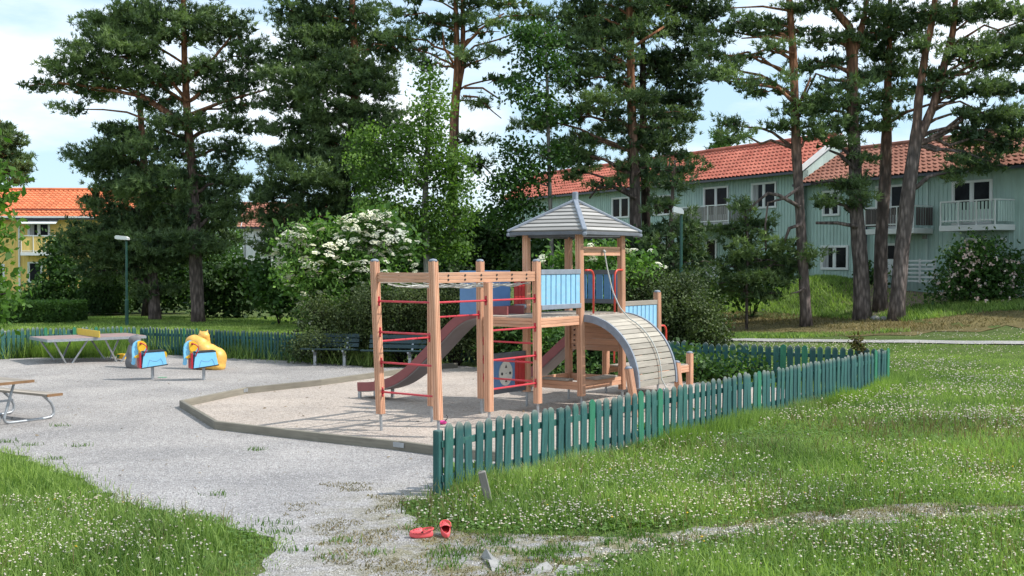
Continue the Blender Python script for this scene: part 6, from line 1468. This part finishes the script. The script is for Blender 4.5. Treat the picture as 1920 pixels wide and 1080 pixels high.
el2 = leafy('elder_bush', 'elder bush with few white clusters right behind the tower', 'bush', None, em2, 31, 504, 'elder_leaf', 'bark_dark', (.13, .055), .8, 26, .16, (.3, .24), .3, None, stems=2, depth=.6)
umbels(el2, em2[:3], 31, 16, 505, .11)
GC = 'dark small leaved bushes behind the benches'
co = [('dense dark bush behind the left bench', [(590, 590, 40, 34), (620, 640, 55, 26), (560, 650, 30, 18), (660, 600, 45, 44), (680, 645, 45, 26)], 31.1),
      ('dense dark bush between the two benches and the slide', [(720, 590, 48, 46), (770, 575, 50, 40), (740, 640, 50, 30), (800, 610, 40, 44), (700, 560, 36, 26)], 30.75),
      ('olive tinted bush behind the top of the slide', [(830, 560, 55, 34), (880, 580, 50, 44), (850, 620, 55, 38), (900, 640, 50, 34), (780, 545, 40, 22), (880, 530, 40, 16), (830, 650, 50, 24)], 30.2),
      ('dense bush seen under the play platform', [(950, 640, 50, 40), (1000, 620, 50, 40), (930, 590, 45, 34), (960, 680, 50, 18)], 29.0)]
for i, (lb, ms, D) in enumerate(co):
    leafy('bush', lb, 'bush', None, ms, D, 510 + i, 'leaf_olive' if i != 3 else 'leaf', 'bark_dark', (.055, .038) if i != 3 else (.10, .06), 1.0 if i != 3 else .9, 60 if i != 3 else 32, .13, (.24, .2), 0, GC, stems=3, depth=.7)
leafy('bush', 'bright leaved bush glimpsed between the tower legs', 'bush', None, [(1040, 640, 50, 36), (1100, 650, 50, 40), (1150, 650, 45, 36), (1080, 690, 60, 20), (1010, 660, 30, 28), (1160, 690, 50, 18)], 28, 520, 'leaf', 'bark_dark', (.11, .05), .95, 28, .14, (.26, .2), .2, None, stems=3, depth=.5)
leafy('bush', 'big grey green thorny bush to the right of the tower', 'bush', None, [(1210, 540, 55, 34), (1265, 555, 55, 40), (1235, 600, 70, 40), (1310, 590, 42, 42), (1335, 615, 34, 28), (1180, 590, 30, 50), (1280, 625, 60, 28), (1290, 530, 26, 18), (1350, 635, 26, 14)], 30.5, 521, 'leaf_olive', 'bark_dark', (.06, .042), 1.15, 60, .14, (.26, .2), 0, None, stems=6, depth=.7)
leafy('vine', 'leafy creeper growing at the rear fence inside the sandpit corner', 'plant', None, [(1300, 690, 34, 20), (1340, 695, 34, 20), (1385, 690, 30, 14), (1290, 665, 22, 14), (1270, 700, 26, 14), (1420, 690, 20, 8)], 26.4, 522, 'leaf', 'bark_dark', (.075, .055), .6, 22, .12, (.24, .18), 0, None, depth=.5)
rs = [(1810, 490, 44, 26), (1855, 505, 55, 34), (1800, 530, 46, 28), (1880, 535, 48, 28), (1900, 500, 30, 24), (1835, 465, 34, 18), (1770, 540, 22, 16), (1850, 560, 60, 14)]
rb_ = leafy('rose_bush', 'sprawling rose bush with pale pink flowers below the right balcony', 'bush', None, rs, 44.3, 530, 'leaf', 'bark_dark', (.10, .07), .85, 34, .2, (.4, .28), 0, None, stems=4, depth=.7)
r = np.random.default_rng(9); P_ = []
for mm in rs:
    c, R = px_mass(mm, 44.3, .7); u = unit(r.normal(0, 1, (34, 3)) + [0, -.8, 0]); P_.append((c + u * R * 1.06)[:int(mm[2] * mm[3] / 65)])
P_ = np.concatenate(P_); V = leaf_soup(P_, .10, .08, 7, r, .03); soup('flowers', V, r.random(len(V) // 4), M['rose'], rb_, k=4)
for i, (lb, ms, D, mt) in enumerate([('yellow green shrub on the grassy mound before the green house', [(1440, 520, 34, 22), (1400, 545, 40, 20), (1465, 500, 25, 20), (1345, 555, 34, 16)], 47.5, 'leaf'),
                                 ('small shrub against the wall beside the garden door', [(1635, 510, 16, 18), (1628, 540, 22, 14)], 50.5, 'leaf')]):
    leafy('shrub', lb, 'shrub', None, ms, D, 540 + i, mt, 'bark_dark', (.13, .08), .6, 26, .2, (.4, .3), 0, None, depth=.6)
leafy('shrub', 'dark leafy shrub filling the foot of the green house wall left of the steps', 'shrub', None, [(1180, 480, 60, 30), (1120, 470, 60, 30), (1050, 470, 50, 34), (1000, 500, 60, 30), (1230, 530, 70, 24)], 45, 545, 'leaf_dark', 'bark_dark', (.14, .09), .7, 26, .2, (.45, .3), 0, None, depth=.5)
# far wood closing the horizon
r = np.random.default_rng(90); C = []
for k_ in range(5200):
    x_ = r.uniform(-140, 150); y_ = r.uniform(118, 150); 
    top = 4.2 + 4.5 * vnoise(np.array([x_ * .06 + 40]), np.array([.3]), 5)[0]
    C.append((x_, y_, r.uniform(0, 1) ** .7 * top))
C = np.array(C); V = leaf_soup(C, .42, .30, 34, r, .9)
tag(soup('far_wood', V, np.repeat(r.random(len(C)) * .7, 34) + .3 * r.random(len(C) * 34), M['leaf'], k=4), 'distant leafy wood behind the houses', 'wood', kind='stuff')

# ================================================================== SKY, SUN, CAMERA
sun_dir = Vector((1.0, -.14, 1.12)).normalized(); el_ = math.asin(sun_dir.z); az_ = math.atan2(sun_dir.x, sun_dir.y)
w = bpy.data.worlds.new('World'); bpy.context.scene.world = w; w.use_nodes = True; nt = w.node_tree; bg = nt.nodes['Background']
sky = nt.nodes.new('ShaderNodeTexSky'); sky.sky_type = 'NISHITA'; sky.sun_disc = False; sky.sun_elevation = el_; sky.sun_rotation = az_; sky.air_density = 1.0; sky.dust_density = .6; sky.ozone_density = 1.5
tc_ = nt.nodes.new('ShaderNodeTexCoord'); mp = nt.nodes.new('ShaderNodeMapping'); mp.inputs['Scale'].default_value = (1.6, 1.6, 5.2); mp.inputs['Location'].default_value = (.35, .2, .1); nt.links.new(tc_.outputs['Generated'], mp.inputs['Vector'])
nz_ = nt.nodes.new('ShaderNodeTexNoise'); nz_.inputs['Scale'].default_value = 1.7; nz_.inputs['Detail'].default_value = 7; nz_.inputs['Roughness'].default_value = .55; nt.links.new(mp.outputs[0], nz_.inputs['Vector'])
rp_ = nt.nodes.new('ShaderNodeValToRGB'); rp_.color_ramp.elements[0].position = .44; rp_.color_ramp.elements[0].color = (0, 0, 0, 1); rp_.color_ramp.elements[1].position = .66; rp_.color_ramp.elements[1].color = (1, 1, 1, 1); nt.links.new(nz_.outputs['Fac'], rp_.inputs['Fac'])
mx = nt.nodes.new('ShaderNodeMix'); mx.data_type = 'RGBA'; nt.links.new(rp_.outputs[0], mx.inputs[0]); hz = nt.nodes.new('ShaderNodeMix'); hz.data_type = 'RGBA'; hz.inputs[0].default_value = .62; nt.links.new(sky.outputs[0], hz.inputs[6]); hz.inputs[7].default_value = (4.8, 6.9, 8.6, 1)
nt.links.new(hz.outputs[2], mx.inputs[6]); mx.inputs[7].default_value = (9.2, 9.4, 9.7, 1)
nt.links.new(mx.outputs[2], bg.inputs[0]); bg.inputs[1].default_value = .15
sd = bpy.data.lights.new('sun', 'SUN'); sd.energy = 5.0; sd.angle = math.radians(.55); sd.color = (1, .965, .91)
so = bpy.data.objects.new('sun', sd); col.objects.link(so); so.rotation_euler = (-sun_dir).to_track_quat('-Z', 'Y').to_euler(); so.location = (30, 0, 40)
cd = bpy.data.cameras.new('camera'); cam = bpy.data.objects.new('camera', cd); col.objects.link(cam); cam.location = (0, 0, H); cam.rotation_euler = (math.pi / 2 - TH, 0, 0)
cd.sensor_width = 36; cd.lens = F / 1920 * 36; cd.clip_end = 2000; cd.clip_start = .1
sc = bpy.context.scene; sc.camera = cam; sc.view_settings.view_transform = 'Standard'; sc.view_settings.look = 'None'; sc.view_settings.exposure = 0
sc.cycles.max_bounces = 4; sc.cycles.diffuse_bounces = 2; sc.cycles.glossy_bounces = 2; sc.cycles.transmission_bounces = 2; sc.cycles.transparent_max_bounces = 4
